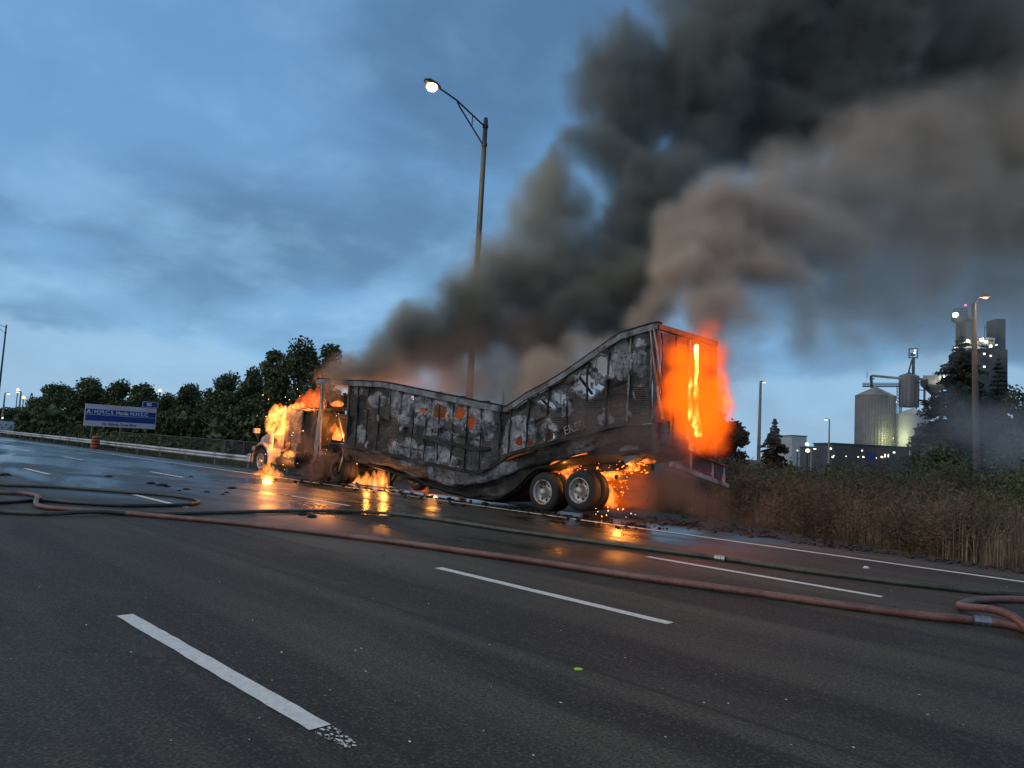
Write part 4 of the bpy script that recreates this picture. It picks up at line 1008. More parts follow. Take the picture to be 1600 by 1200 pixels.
mb.build('stair_tower', M_DARKSTEEL, s)
mb = MB(); mb.box(I(1398, 628, 0), (.9, .9, .6)); mb.build('lamp', E_WHITE, s)
# hopper on legs
s = empty('hopper', (*I(1458, 620, -4)[:2], GZ), 'dark funnel-shaped hopper on braced legs between white tank and tower', 'hopper')
c = I(1458, 616, -4); w1 = 14*KI; 
mb = MB(); vs = []
for zz2, w_ in ((I(1458, 594, -4)[2], w1), (I(1458, 602, -4)[2], w1), (I(1458, 617, -4)[2], w1*.18), (I(1458, 624, -4)[2], w1*.18)):
    for i_, j_ in ((-1, -1), (1, -1), (1, 1), (-1, 1)): vs.append(tuple(np.array((c[0], c[1], 0))+HR*i_*w_+HF*j_*w_*.8+np.array((0, 0, zz2))))
mb.add(vs, [[i*4+k, i*4+(k+1) % 4, (i+1)*4+(k+1) % 4, (i+1)*4+k] for i in range(3) for k in range(4)]+[[3, 2, 1, 0]]); mb.build('funnel', M_DARKSTEEL, s)
mb = MB()
for px in (1444.5, 1472):
    mb.bar(I(px, 597, -4), np.array((*I(px, 700, -4)[:2], GZ)), .55)
for k in range(6):
    y_ = 628+k*15; mb.bar(I(1445, y_, -4), I(1472, y_+2, -4), .3); mb.bar(I(1445, y_, -4), I(1472, y_+15, -4), .22); mb.bar(I(1472, y_, -4), I(1445, y_+15, -4), .22)
mb.build('support_frame', M_DARKSTEEL, s)
mb = MB(); mb.box(I(1458, 591, -4), (5, 4, 1.6)); mb.build('drive_house', M_SILOD, s)
light('floodlight', I(1477, 592, -10), 1600, (1, .97, .72), .3, s)
mb = MB(); mb.lathe(I(1477, 591.5, -8), (0, 0, 1), [(-.6, .01), (-.3, .6), (.2, .7), (.6, .4), (.7, .01)], 10); mb.build('lamp', emit('flood_lens', (1, .95, .68), 30), s)
# tall process tower
s = empty('process_tower', (*I(1525, 600, 20)[:2], GZ), 'dark multi-level process tower with lit decks behind the concrete lamp pole', 'tower')
def TB(x0, y0, x1, y1, dd, depth, name, mat, par=None):
    a_ = I(x0, y0, dd); b_ = I(x1, y0, dd); z1 = a_[2]; z0 = I((x0+x1)/2, y1, dd)[2]
    c = (a_+b_)/2; c[2] = (z1+z0)/2
    mb = MB(); mb.box(c, ((x1-x0)*(DI+dd)/1160, depth, z1-z0), (HR, HF, np.array((0, 0, 1.0)))); return mb.build(name, mat, par or s)
TB(1549, 500, 1563, 735, 24, 6, 'stack_shaft', M_DARKSTEEL)
TB(1505, 548, 1552, 740, 22, 16, 'tower_body', M_DARKSTEEL)
TB(1494, 560, 1508, 740, 20, 9, 'side_block', M_DARKSTEEL)
TB(1502, 503, 1514, 536, 22, 6, 'upper_block', M_BUILD)
cpt = I(1502, 497, 22)
mb = MB(); mb.lathe(cpt+HR*-3.2, HR, [(-.2, .01), (.2, 1.6), (1.2, 2.1), (4.2, 1.9), (5.6, 1.1), (5.7, .01)], 16); mb.build('head_drum', M_SILOD, s, smooth=True)
mb = MB()
for px in (1494.5, 1498.5, 1503, 1507): mb.bar(I(px, 502, 22), I(px, 560, 22), .5)
for k in range(6): mb.bar(I(1494.5, 508+k*9, 22), I(1503, 512+k*9, 22), .3)
mb.bar(I(1490, 483, 22), I(1511, 483, 22), .35); mb.bar(I(1490, 487, 22), I(1512, 487, 22), .3); mb.bar(I(1490, 483, 22), I(1490.5, 499, 22), .25); mb.bar(I(1510.5, 483, 22), I(1510.5, 498, 22), .25)
mb.bar(I(1512, 500, 22), I(1524, 521, 22), .9); mb.bar(I(1509, 492, 22), I(1522, 507, 22), .4)
mb.build('elevator_frame', M_DARKSTEEL, s)
mb = MB()
for y_ in (530, 538): mb.bar(I(1505, y_, 12), I(1552, y_+2, 12), .35)
for px in range(1506, 1552, 4): mb.bar(I(px, 527, 12), I(px, 540, 12), .18)
mb.build('deck_railing', M_DARKSTEEL, s)
mb = MB()
for px, yy in ((1490, 541), (1500, 541)): mb.bar(I(px, yy, 12), I(px, yy+13, 12), .35)
mb.bar(I(1489, 541, 12), I(1501, 541, 12), .3); mb.bar(I(1489, 554, 12), I(1501, 554, 12), .3)
mb.build('side_cage', M_DARKSTEEL, s)
mb = MB()
mb.bar(I(1539, 507, 20), I(1538, 530, 20), .2); mb.bar(I(1543, 507, 20), I(1544, 530, 20), .2); mb.bar(I(1538, 512, 20), I(1549, 512, 20), .3)
mb.build('antenna_mast', M_DARKSTEEL, s)
TB(1503, 532, 1528, 545, 14, 3, 'lit_deck', M_WHITEBLD); TB(1530, 528, 1550, 542, 14, 3, 'lit_deck', M_WHITEBLD)
for px, py, r_ in ((1506, 537, .5), (1512, 533, .5), (1534, 531, .6), (1541, 534, .5), (1548, 541, .5), (1494, 545, .6), (1492, 548, .4), (1538, 553, .35), (1548, 556, .3), (1538, 573, .35), (1508, 588, .3), (1557, 539, .25), (1514, 557, .3), (1500, 566, .3)):
    mb = MB(); mb.box(I(px, py, 8), (r_*1.6, r_*1.6, r_*1.6)); mb.build('lamp', E_WHITE, s)
light('floodlight', I(1520, 529, 6), 2600, (1, .98, .85), .3, s); light('floodlight', I(1543, 527, 6), 2200, (1, .98, .85), .3, s)
mb = MB(); mb.lathe(I(1493, 492, 14), (0, 0, 1), [(-.9, .01), (-.5, .8), (.3, .9), (.8, .5), (.9, .01)], 10); mb.build('lamp', bpy.data.materials['flood_lens'], s)
light('floodlight', I(1496, 493, 10), 900, (1, .98, .8), .3, s)
mb = MB(); mb.box(I(1508.5, 477, 20), (.5, .5, .5)); mb.build('beacon', emit('beacon_red', (1, .15, .35), 8), s)
mb = MB(); mb.bar(I(1508.5, 478, 20), I(1508.5, 484, 20), .12); mb.build('beacon_mast', M_DARKSTEEL, s)
# pipe bridge to the right
s = empty('pipe_bridge', (*I(1585, 617, 10)[:2], GZ), 'raised pipe bridge leaving the tower towards the right edge', 'conveyor')
mb = MB(); mb.bar(I(1560, 618, 10), I(1640, 614, 10), 1.0); mb.bar(I(1560, 627, 10), I(1640, 626, 10), .5); mb.build('gallery', M_DARKSTEEL, s)
mb = MB()
for px in range(1562, 1640, 6): mb.bar(I(px, 618, 10), I(px+6, 627, 10), .2)
for px in (1585, 1625): mb.bar(I(px, 618, 10), np.array((*I(px, 700, 10)[:2], GZ)), .5)
mb.bar(I(1571, 596, 10), I(1592, 616, 10), .15)
mb.build('trestle', M_DARKSTEEL, s)
# low buildings
def lowb(px0, px1, py, dd, depth, name, mat, label):
    global s
    s = empty(name, (*I((px0+px1)/2, 700, dd)[:2], GZ), label, 'building'); a_ = I(px0, py, dd); b_ = I(px1, py, dd); z1 = (a_[2]+b_[2])/2
    c = (a_+b_)/2; c[2] = (z1+GZ)/2; L = (px1-px0)*(DI+dd)/1160
    mb = MB(); mb.box(c, (L, depth, z1-GZ), (HR, HF, np.array((0, 0, 1.0)))); mb.build('wall', mat, s)
    cc = c.copy(); cc[2] = z1+.2; mb = MB(); mb.box(cc, (L+.6, depth+.6, .4), (HR, HF, np.array((0, 0, 1.0)))); mb.build('roof', M_DARKSTEEL, s)
    return c, L
lowb(1286, 1402, 697, -16, 14, 'low_warehouse', M_BUILD, 'long low dark building in front of the silos with small lit windows')
for px, py, w_, h_ in ((1347, 704, .5, .7), (1341, 714, .5, .5), (1349, 714, .8, .7), (1355, 713.5, .5, .5), (1369, 715.5, .4, .5), (1378, 714, 1, .8), (1383, 712, .35, 1.6), (1388, 712, .35, 1.4), (1397, 707, .9, .7), (1303, 712, .4, .4), (1322, 713, .4, .4)):
    p = I(px, py, -26); mb = MB(); mb.box(p, (w_*.65, .2, h_*.65), (HR, HF, np.array((0, 0, 1.0)))); mb.build('window', E_WHITE, s)
mb = MB(); mb.box(I(1360, 714, -27), (3.2, .3, 3.0), (HR, HF, np.array((0, 0, 1.0)))); mb.build('blue_door', simple('door_blue', (.03, .05, .16), .6, 0, .1, 1, 0), s)
lowb(1226, 1248, 682, 120, 20, 'far_block', M_WHITEBLD, 'pale flat-roofed block far off, right of the conifer')
lowb(1262, 1288, 700, 60, 16, 'far_shed', M_BUILD, 'far grey shed left of the long low building')
lowb(1446, 1500, 672, -30, 12, 'annex_building', M_BUILD, 'dark annex building under the hopper')
lowb(1560, 1650, 668, 0, 16, 'side_warehouse', M_BUILD, 'dark warehouse under the pipe bridge at the right edge')
mb = MB(); mb.box(I(1557.5, 644, -20), (.9, .3, 1.3), (HR, HF, np.array((0, 0, 1.0)))); mb.build('lamp', E_WHITE, s)
# power pylon far left
p = at(47, 640, 420); s = empty('power_pylon', (p[0], p[1], -.5), 'faint lattice power pylon far away at left beside the first tree', 'pylon')
mb = MB(); tz = at(47, 614, 420)[2]
for sx_ in (-1, 1):
    mb.bar(np.array((p[0], p[1], -.5))+HR*sx_*2.5, np.array((p[0], p[1], tz))+HR*sx_*.3, .3)
for k in range(6): z_ = tz*k/6; mb.bar(np.array((p[0], p[1], z_))-HR*(2.4-.38*k), np.array((p[0], p[1], z_+tz/6))+HR*(2.0-.38*k), .22); mb.bar(np.array((p[0], p[1], z_))+HR*(2.4-.38*k), np.array((p[0], p[1], z_+tz/6))-HR*(2.0-.38*k), .22)
for k in (.72, .86): mb.bar(np.array((p[0], p[1], tz*k))-HR*4, np.array((p[0], p[1], tz*k))+HR*4, .25)
mb.build('lattice', M_DARKSTEEL, s)

# ------------------------------------------------------------------ vegetation
def leaf_mat(name, c1, c2, c3):
    t = MT(name); n = t.noise(.55, 5, .6); m_ = t.noise(3.5, 3, .6)
    c = t.mix(t.rng(n, .35, .65), c1, c2); c = t.mix(t.rng(m_, .48, .72), c, c3); t.set(c, .75)
    t.b.inputs['Subsurface Weight'].default_value = 0
    return t.m
M_LEAF = leaf_mat('foliage_dark', (.040, .062, .022), (.085, .115, .038), (.14, .15, .055))
M_LEAFY = leaf_mat('foliage_bright', (.075, .10, .025), (.13, .16, .035), (.19, .20, .05))
M_CON = leaf_mat('conifer_needles', (.018, .026, .018), (.036, .044, .028), (.05, .052, .034))
M_CONB = leaf_mat('conifer_needles_brown', (.06, .036, .026), (.09, .052, .036), (.11, .07, .045))
M_DRY = leaf_mat('dry_reed', (.17, .13, .085), (.29, .23, .15), (.42, .34, .24))
M_TWIG = leaf_mat('dry_scrub', (.085, .070, .046), (.18, .145, .095), (.095, .110, .050))
M_BARK = simple('bark', (.075, .060, .048), .9, 0, .35, 3, .6)
def rand_quads(C, size, rs, flat=0.0, stretch=1.0, thin=1.0):
    n = len(C); a = rs.randn(n, 3); a /= np.linalg.norm(a, axis=1)[:, None]
    b = rs.randn(n, 3); b -= (b*a).sum(1)[:, None]*a; b /= np.linalg.norm(b, axis=1)[:, None]
    s_ = (size*(.55+.9*rs.rand(n)))[:, None]
    a = a*s_*.5*stretch; b = b*s_*.5*thin
    return np.stack([C-a*.9-b*.25, C-b, C+a, C+b*.9], 1)
def tree(px, pyt, w, D, seed, label, mat=None, n=4200, leaf=.34, cname='tree', low=.12, grp='trees beyond the guardrail', cat='tree'):
    rs = np.random.RandomState(seed); tp = at(px, pyt, D); k = D/1160; H_ = tp[2]+.4; R = w*k/2*1.12
    base = np.array((tp[0], tp[1], -.42))
    t = empty(cname, tuple(base), label, cat, grp)
    mb = MB(); mb.tube([base, base+np.array((rs.uniform(-.2, .2), rs.uniform(-.2, .2), H_*.35)), base+np.array((rs.uniform(-.4, .4), rs.uniform(-.4, .4), H_*.8))], [.05*H_*.5+.05, .035*H_*.5+.03, .03], 8)
    blobs = []
    for i in range(38):
        an = rs.rand()*6.28; rr = R*math.sqrt(rs.rand())*.82; hz = low+(.98-low)*rs.rand()**.8
        ww = 1-max(0, hz-.45)*1.1
        c = base+np.array((math.cos(an)*rr*ww, math.sin(an)*rr*ww, H_*hz*.88)); blobs.append((c, R*rs.uniform(.17, .36)))
        st = base+np.array((0, 0, H_*min(hz*.6, .6))); mb.tube([st, (st+c)/2+np.array((0, 0, .3)), c], [.09, .06, .02], 5, cap=False)
    blobs.append((base+np.array((0, 0, H_-R*.35)), R*.35))
    mb.build('trunk', M_BARK, t)
    ctr = np.array([b_[0] for b_ in blobs]); rad = np.array([b_[1] for b_ in blobs])
    pick = rs.choice(len(blobs), n, p=rad**2/(rad**2).sum())
    d = rs.randn(n, 3); d /= np.linalg.norm(d, axis=1)[:, None]
    # clumped radius so that the outline breaks up
    q = .8*np.sin(d[:, 0]*5+pick)*np.sin(d[:, 1]*6+pick*2)*np.sin(d[:, 2]*5+pick*3)
    C = ctr[pick]+d*(rad[pick]*(.45+.75*rs.rand(n)+.34*q))[:, None]*np.array((1, 1, .85))
    C = C[C[:, 2] > -.3]
    quads('crown', rand_quads(C, leaf, rs), mat or M_LEAF, t)
LT = [(62, 622, 50, 95), (95, 596, 70, 88), (142, 586, 80, 84), (190, 591, 70, 82), (228, 598, 60, 80), (262, 613, 60, 85), (298, 598, 55, 78), (330, 606, 60, 75), (362, 580, 70, 72), (398, 572, 66, 68), (430, 545, 62, 60), (474, 526, 104, 58), (518, 536, 76, 60)]
words = ['leftmost of the big dark trees behind the guardrail', 'round dark tree left of the highway sign', 'tallest tree directly above the highway sign', 'dark tree above the middle of the highway sign', 'dark tree behind the exit tab of the sign', 'low tree just right of the highway sign',
         'pointed tree in the middle of the row left of the truck', 'dark bushy tree third to the left of the tallest one', 'broad tree glowing brown from the fire, left of the truck', 'tree with a light in its branches above the burning cab', 'tree directly left of the tallest tree', 'tallest tree of the row, behind the burning cab', 'tree beside the smoke just above the nose of the trailer']
for i, (a_, l_) in enumerate(zip(LT, words)): tree(*a_, 100+i, l_, n=11000, leaf=.22)
for i, a_ in enumerate([(12, 634, 50, 140), (-10, 640, 60, 150), (38, 648, 40, 120), (52, 640, 30, 130)]): tree(*a_, 140+i, ['far low tree beyond the guardrail at the left edge', 'distant tree cut by the left edge', 'small distant tree under the two far lights', 'small tree in front of the pylon'][i], n=1800, leaf=.5, grp='small far trees at left')
tree(1148, 655, 62, 62, 160, 'round brownish tree right of the burning trailer doors', M_CONB, n=5000, leaf=.28, grp='trees right of the trailer')
tree(1120, 640, 50, 50, 161, 'dark tree half hidden by the flames at the trailer rear', M_CONB, n=3500, leaf=.28, grp='trees right of the trailer')
tree(1590, 600, 70, 120, 162, 'loose leafy tree right of the tower stack', M_LEAF, n=2500, leaf=.5, grp='trees by the plant', low=.3)
tree(1590, 668, 90, 90, 163, 'low dark tree mass at the right edge', M_LEAF, n=3500, leaf=.4, grp='trees by the plant')
tree(1470, 690, 70, 85, 164, 'dark bushy tree left of the concrete lamp pole', M_LEAF, n=3500, leaf=.35, grp='trees by the plant')
tree(1445, 700, 40, 80, 165, 'small dark tree at the foot of the white tank', M_LEAF, n=2000, leaf=.3, grp='trees by the plant')
def conifer(px, pyt, w, D, seed, label, mat, tiers=16, n=260, pyb=None, grp=None):
    rs = np.random.RandomState(seed); tp = at(px, pyt, D); k = D/1160; H_ = tp[2]+.4; R = w*k/2
    base = np.array((tp[0], tp[1], -.42)); t = empty('conifer_tree', tuple(base), label, 'tree', grp)
    mb = MB(); mb.tube([base, base+np.array((0, 0, H_*.5)), base+np.array((0, 0, H_))], [.12+.015*H_, .08+.006*H_, .02], 8)
    Cs = []
    tiers = int(tiers*1.5)
    for i in range(tiers):
        f = (i+.3)/tiers; z = H_*(1-f*.93); r_ = R*(f**.8)*rs.uniform(.85, 1.15)
        nb = int(6+8*f)
        for j in range(nb):
            an = rs.rand()*6.28; rr = r_*rs.uniform(.7, 1.12); e_ = base+np.array((math.cos(an)*rr, math.sin(an)*rr, z-rr*.12+rs.uniform(-.1, .1)+.08*rr)); s0 = base+np.array((0, 0, z))
            mb.tube([s0, e_], [.03+.01*rr, .01], 4, cap=False)
            m_ = int(n/6*(.4+f)); u = rs.rand(m_)**.7
            P = s0+(e_-s0)*u[:, None]+rs.randn(m_, 3)*np.array((.10, .10, .07))*(rr*.9+.3)*.8*(1.1-u[:, None]*.6)
            P[:, 2] += .10*rr*np.sin(u*3)
            Cs.append(P)
    mb.build('trunk', M_BARK, t); C = np.concatenate(Cs); C = C[C[:, 2] > -.3]
    quads('crown', rand_quads(C, max(.16, 3.0*k), rs, stretch=1.5), mat, t)
conifer(1211, 655, 62, 68, 201, 'brownish layered conifer beside the grey lamp post', M_CONB, 13, 320, grp='conifers')
conifer(1503, 525, 175, 120, 202, 'huge dark conifer in front of the process tower', M_CON, 22, 1000, grp='conifers')
conifer(1560, 560, 90, 125, 203, 'dark conifer right of the huge one, under the tower stack', M_CON, 18, 300, grp='conifers')
conifer(836, 588, 60, 46, 204, 'dark conifer showing behind the fold of the trailer', M_CON, 12, 260, grp='conifers')
# shrubs
def shrub(p, R, H_, seed, label, mat, n=1300, leaf=.12, grp='roadside shrubs', name='shrub', twig=True):
    rs = np.random.RandomState(seed); base = np.array((p[0], p[1], -.42)); t = empty(name, tuple(base), label, 'shrub', grp)
    mb = MB(); Cs = []
    for i in range(16):
        an = rs.rand()*6.28; rr = R*math.sqrt(rs.rand()); h_ = H_*(1-.45*(rr/R)**2)*rs.uniform(.7, 1.08); e_ = base+np.array((math.cos(an)*rr, math.sin(an)*rr, h_)); md_ = base+(e_-base)*.5+np.array((0, 0, h_*.12))
        mb.tube([base+rs.randn(3)*.08*np.array((1, 1, 0)), md_, e_], [.022, .014, .005], 4, cap=False)
        for j in range(3):
            u = rs.uniform(.3, .9); s0 = base+(e_-base)*u; e2 = s0+rs.randn(3)*.28*R*.6+np.array((0, 0, .18*H_)); mb.tube([s0, e2], [.009, .003], 3, cap=False)
        m_ = n//16; u = rs.rand(m_)**.6; Cs.append(base+(e_-base)*u[:, None]+rs.randn(m_, 3)*np.array((R*.26, R*.26, H_*.12)))
    mb.build('stems', M_BARK, t)
    C = np.concatenate(Cs); C = C[C[:, 2] > -.35]; quads('leaves', rand_quads(C, leaf*(.95 if mat is M_TWIG else .55), rs, stretch=2.6 if mat is M_TWIG else 1.7, thin=.25 if mat is M_TWIG else .9), mat, t)
SH = [(1190, 24, 1.6, 1.81, M_TWIG, 'brown twiggy shrub just right of the hanging impact guard'), (1235, 27, 2.0, 1.72, M_TWIG, 'brown shrub below the brown conifer'), (1280, 24, 1.9, 1.89, M_LEAF, 'dark shrub below the yard lights'),
      (1325, 28, 2.2, 2.06, M_LEAF, 'dark green shrub below the long low building'), (1372, 24, 2.0, 1.98, M_TWIG, 'twiggy shrub below the large silo'), (1412, 29, 2.3, 2.24, M_LEAF, 'dark leafy shrub at the foot of the white tank'),
      (1455, 22, 1.8, 1.89, M_TWIG, 'bare twiggy shrub left of the concrete lamp pole'), (1495, 27, 2.4, 2.32, M_LEAF, 'big dark shrub in front of the huge conifer'), (1540, 19, 1.5, 1.39, M_LEAFY, 'bright yellow-green shrub below the concrete lamp pole'),
      (1588, 18, 1.5, 1.46, M_LEAFY, 'bright yellow-green shrub at the right edge'), (1575, 26, 2.4, 2.41, M_LEAF, 'dark shrub behind the yellow-green shrubs'), (1345, 19, 1.5, 1.63, M_TWIG, 'reddish brown scrub bush nearest the silo side of the verge'),
      (1430, 17.5, 1.4, 1.55, M_TWIG, 'brown scrub bush in the middle of the right verge'), (1500, 16.5, 1.2, 1.46, M_TWIG, 'brown scrub bush among the reeds near the right edge'), (1265, 20.5, 1.5, 1.63, M_TWIG, 'brown scrub bush right of the trailer'), (1630, 22, 2.2, 2.24, M_LEAF, 'dark shrub cut by the right edge'), (1150, 27, 1.8, 1.81, M_TWIG, 'scorched shrub behind the impact guard')]
for i, (px, D, R, H_, m_, l_) in enumerate(SH): shrub(at(px, 760, D), R, H_, 300+i, l_, m_, n=9000 if D < 22 else 6000, leaf=.05 if D < 22 else .10)
SL = [(170, 60, 2.2, 1.2, M_LEAFY, 'olive bush under the left half of the highway sign'), (192, 60, 2.2, 1.3, M_LEAFY, 'yellowish bush between the sign posts'), (215, 58, 1.8, 1.3, M_LEAF, 'dark low bush under the right end of the sign'), (240, 56, 2.2, 1.3, M_LEAF, 'green bush just right of the sign posts'), (268, 54, 2.2, 1.4, M_LEAF, 'green bush left of the fence'),
      (120, 70, 3.5, 1.9, M_LEAF, 'dark bush left of the sign'), (85, 76, 4, 1.9, M_LEAF, 'dark bush behind the far guardrail'), (45, 85, 4, 2, M_LEAF, 'dark bush at far left behind the guardrail')]
for i, (px, D, R, H_, m_, l_) in enumerate(SL): shrub(at(px, 700, D), R, H_, 340+i, l_, m_, n=1500, leaf=.24, grp='bushes by the highway sign')
def in_front(p, q): return True
# understory band behind the left row and the right verge: nobody could count it
rs = np.random.RandomState(55)
def band(name, pts, mat, leaf, kindlab): 
    o = quads(name, rand_quads(np.array(pts), leaf, rs, stretch=2.2), mat); tag(o, *kindlab, kind='stuff'); return o
P = []
for i in range(26000):
    px = rs.uniform(30, 560); D = rs.uniform(71, 82) if px < 330 else rs.uniform(58, 72); p = at(px, 680, D); hmax = 2.6+1.6*(pn(px*.05, D*.3)) + 1.3*pn(px*.2, 1)
    P.append((p[0], p[1], -.4+hmax*rs.rand()**.7))
band('undergrowth', P, M_LEAF, .42, ('dark tangled undergrowth filling the foot of the left tree row', 'undergrowth'))
P1 = []; P2 = []
for i in range(130000):
    px = rs.uniform(1100, 1700); D = rs.uniform(25, 46); p = at(px, 740, D); hmax = 1.0+1.6*pn(px*.03, D*.2)+1.0*pn(px*.12, D*.4)+.7*pn(px*.5, D)
    (P2 if D+6*pn(px*.02, D*.3) > 36 else P1).append((p[0], p[1], -.4+max(.2, hmax+.15*(px > 1350))*rs.rand()**.6*(1.25 if D > 34 else 1)))
o = quads('undergrowth', rand_quads(np.array(P1), .11, rs, stretch=3.0, thin=.22), M_TWIG); tag(o, 'dense brown scrub filling the middle of the right verge', 'undergrowth', kind='stuff')
o = quads('undergrowth', rand_quads(np.array(P2), .13, rs, stretch=1.8), M_LEAF); tag(o, 'dark green scrub at the back of the right verge', 'undergrowth', kind='stuff')
# blades: reeds and grass
def blades(name, bases, H, W, mat, lab, lean=.25, seg=3, plume=False):
    n = len(bases); B = np.array(bases); h_ = H*(.50+.6*rs.rand(n))*(.72+.9*(noise3(B[:, 0]*.8+50, B[:, 1]*.8+50, B[:, 0]*0+7.3)-.3)+.4*(noise3(B[:, 0]*2.3+50, B[:, 1]*2.3+50, B[:, 0]*0+2.3)-.5))
    az = rs.rand(n)*6.28; ln = rs.randn(n)*lean*h_; fa = rs.rand(n)*3.14
    side = np.stack([np.cos(fa), np.sin(fa), np.zeros(n)], 1); Q = []
    prev = None
    for k in range(seg+1):
        u = k/seg; w_ = (W*(1-.8*u))[:, None]/2 if not np.isscalar(W) else W*(1-.8*u)/2
        c = B+np.stack([np.cos(az)*ln*u**2, np.sin(az)*ln*u**2, h_*u*(1-.08*u)], 1); l_, r_ = c-side*w_, c+side*w_
        if prev is not None: Q.append(np.stack([prev[0], prev[1], r_, l_], 1))
        prev = (l_, r_)
    if plume:
        sel = rs.rand(n) < .45; top = c[sel]; Q.append(rand_quads(np.repeat(top, 3, 0)+rs.randn(sel.sum()*3, 3)*np.array((.008, .008, .035)), .030, rs, stretch=2.2, thin=.45))
    o = quads(name, np.concatenate(Q), mat); tag(o, *lab, kind='stuff'); return o
def verge_pts(n, a0, a1, d0, d1, dens=None):
    out = []
    while len(out) < n:
        a = rs.uniform(a0, a1); d = d0+(d1-d0)*rs.rand(); x, y = -a, bord(-a)+d
        if dens and rs.rand() > dens(x, y): continue
        out.append((x, y, -.36+.05*pn(x, y)))
    return out
cl = lambda x, y: min(1, max(.06, 1.6*(pn(x*.9, y*.9, 5)+.30)))
blades('dry_reeds', verge_pts(30000, -1, 22, .9, 9, cl), 1.30, .010, M_TWIG, ('tall dry brown reeds and weeds filling the right verge', 'reeds'), .16, 3, True)
c2 = lambda x, y: 1.0 if pn(x*1.1+3, y*1.1, 2) > .12 else .015
blades('pale_reeds', verge_pts(5200, -1, 13, .5, 3.6, c2), 1.15, .014, M_DRY, ('clumps of pale straw-coloured reeds at the road side of the verge', 'reeds'), .10, 3, True)
M_GRASS = leaf_mat('verge_grass', (.045, .060, .022), (.095, .095, .042), (.18, .155, .085))
blades('verge_grass', verge_pts(26000, -2, 24, -.25, 3.0), .26, .012, M_GRASS, ('short rough grass along the edge of the right shoulder', 'grass'), .35, 2)
gp_ = []
while len(gp_) < 26000:
    x = -rs.uniform(24, 90); y = rs.uniform(16.2, 30); gp_.append((x, y, -.36 if y > 16.8 else -.30))
blades('roadside_grass', gp_, .45, .035, M_GRASS, ('rough yellowish grass around and behind the left guardrail', 'grass'), .3, 2)

# ------------------------------------------------------------------ hoses
def hose_mat(name, c1, c2, wet=.45):
    t = MT(name); c = t.mix(t.rng(t.noise(3, 5, .6), .35, .65), c1, c2); c = t.mix(t.rng(t.noise(30, 3, .7), .5, .75), c, tuple(x*.55 for x in c1)); t.set(c, wet)
    v = t.vor(160); t.bump(v, .25, .004); return t.m
M_HRED = hose_mat('hose_faded_red', (.15, .062, .050), (.24, .115, .092)); M_HDARK = hose_mat('hose_dark_green', (.035, .040, .030), (.085, .090, .065)); M_HBLK = hose_mat('hose_black', (.022, .024, .024), (.045, .048, .045))
def smooth_path(pts, per=8):
    P = [np.array(p) for p in pts]; P = [2*P[0]-P[1]]+P+[2*P[-1]-P[-2]]; out = []
    for i in range(1, len(P)-2):
        for k in range(per):
            t = k/per; p0, p1, p2, p3 = P[i-1:i+3]
            out.append(.5*((2*p1)+(-p0+p2)*t+(2*p0-5*p1+4*p2-p3)*t*t+(-p0+3*p1-3*p2+p3)*t**3))
    out.append(P[-2]); return out
def hose(px, r, mat, label, name='fire_hose', lift=0.0, bump_at=()):
    pts = [gp(x, y, r) for x, y in px]; S = [q_+np.array((.03*pn(q_[0]*1.3, q_[1]*1.3, 3), .05*pn(q_[0]*.9, q_[1]*.9, 8), 0)) for q_ in smooth_path(pts)]
    for q_ in S: q_[2] = r+.003+lift
    for i, q_ in enumerate(S):
        for (bx, by, hh) in bump_at:
            c = gp(bx, by, r); d2 = (q_[0]-c[0])**2+(q_[1]-c[1])**2; q_[2] += hh*math.exp(-d2/.25)
    mb = MB(); mb.tube(S, r, 10); o = mb.build(name, mat, None, smooth=True); tag(o, label, 'hose', 'fire hoses across the road'); return o
def coupling(parent, px0, px1, r):
    a_, b_ = gp(*px0, r), gp(*px1, r); d = b_-a_; L = np.linalg.norm(d)
    mb = MB(); mb.lathe(a_, d, [(0, r), (0, r*1.25), (L*.28, r*1.25), (L*.30, r*1.12), (L*.42, r*1.12), (L*.44, r*1.35), (L*.6, r*1.35), (L*.62, r*1.12), (L*.74, r*1.12), (L*.76, r*1.25), (L, r*1.25), (L, r)], 16)
    mb.build('coupling', M_STEEL, parent)
h1 = hose([(-900, 730), (-450, 738), (-120, 748), (0, 757.5), (100, 762), (210, 770), (262, 774), (295, 778.5), (309, 783), (300, 787.5), (275, 789.5), (200, 790), (125, 786.5), (75, 782.5), (50, 782), (0, 785.5), (-90, 790), (-350, 806), (-800, 830)], .038, M_HBLK, 'black fire hose doubled back in a long narrow loop over the lane dash at left')
h2 = hose([(-800, 795), (-350, 782), (-60, 769), (0, 770), (37, 771), (56, 774), (61, 779), (56, 784), (60, 790), (87, 794.5), (137, 798), (200, 802.5), (300, 811), (400, 821), (600, 845), (800, 872), (1000, 902), (1200, 930), (1400, 957), (1523, 969.5)], .043, M_HRED, 'faded red fire hose curling at left and crossing the whole road', bump_at=((60, 783, .06),))
coupling(h2, (1521, 969), (1548, 972), .046)
h3 = hose([(1548, 972), (1575, 976), (1600, 983), (1640, 998), (1700, 1015), (1850, 1050), (2100, 1110), (2500, 1230)], .044, M_HRED, 'short red hose leaving the coupling at the right edge')
h4 = hose([(2500, 1010), (2100, 985), (1850, 962), (1700, 946), (1600, 937.5), (1545, 937.5), (1512, 941.5), (1499, 949), (1512, 957), (1545, 965.5), (1590, 980), (1625, 1002), (1680, 1035), (1800, 1110), (1980, 1240), (2150, 1420)], .043, M_HRED, 'red hose bent in a tight loop at the right edge', lift=0.0, bump_at=((1556, 970, .10),))
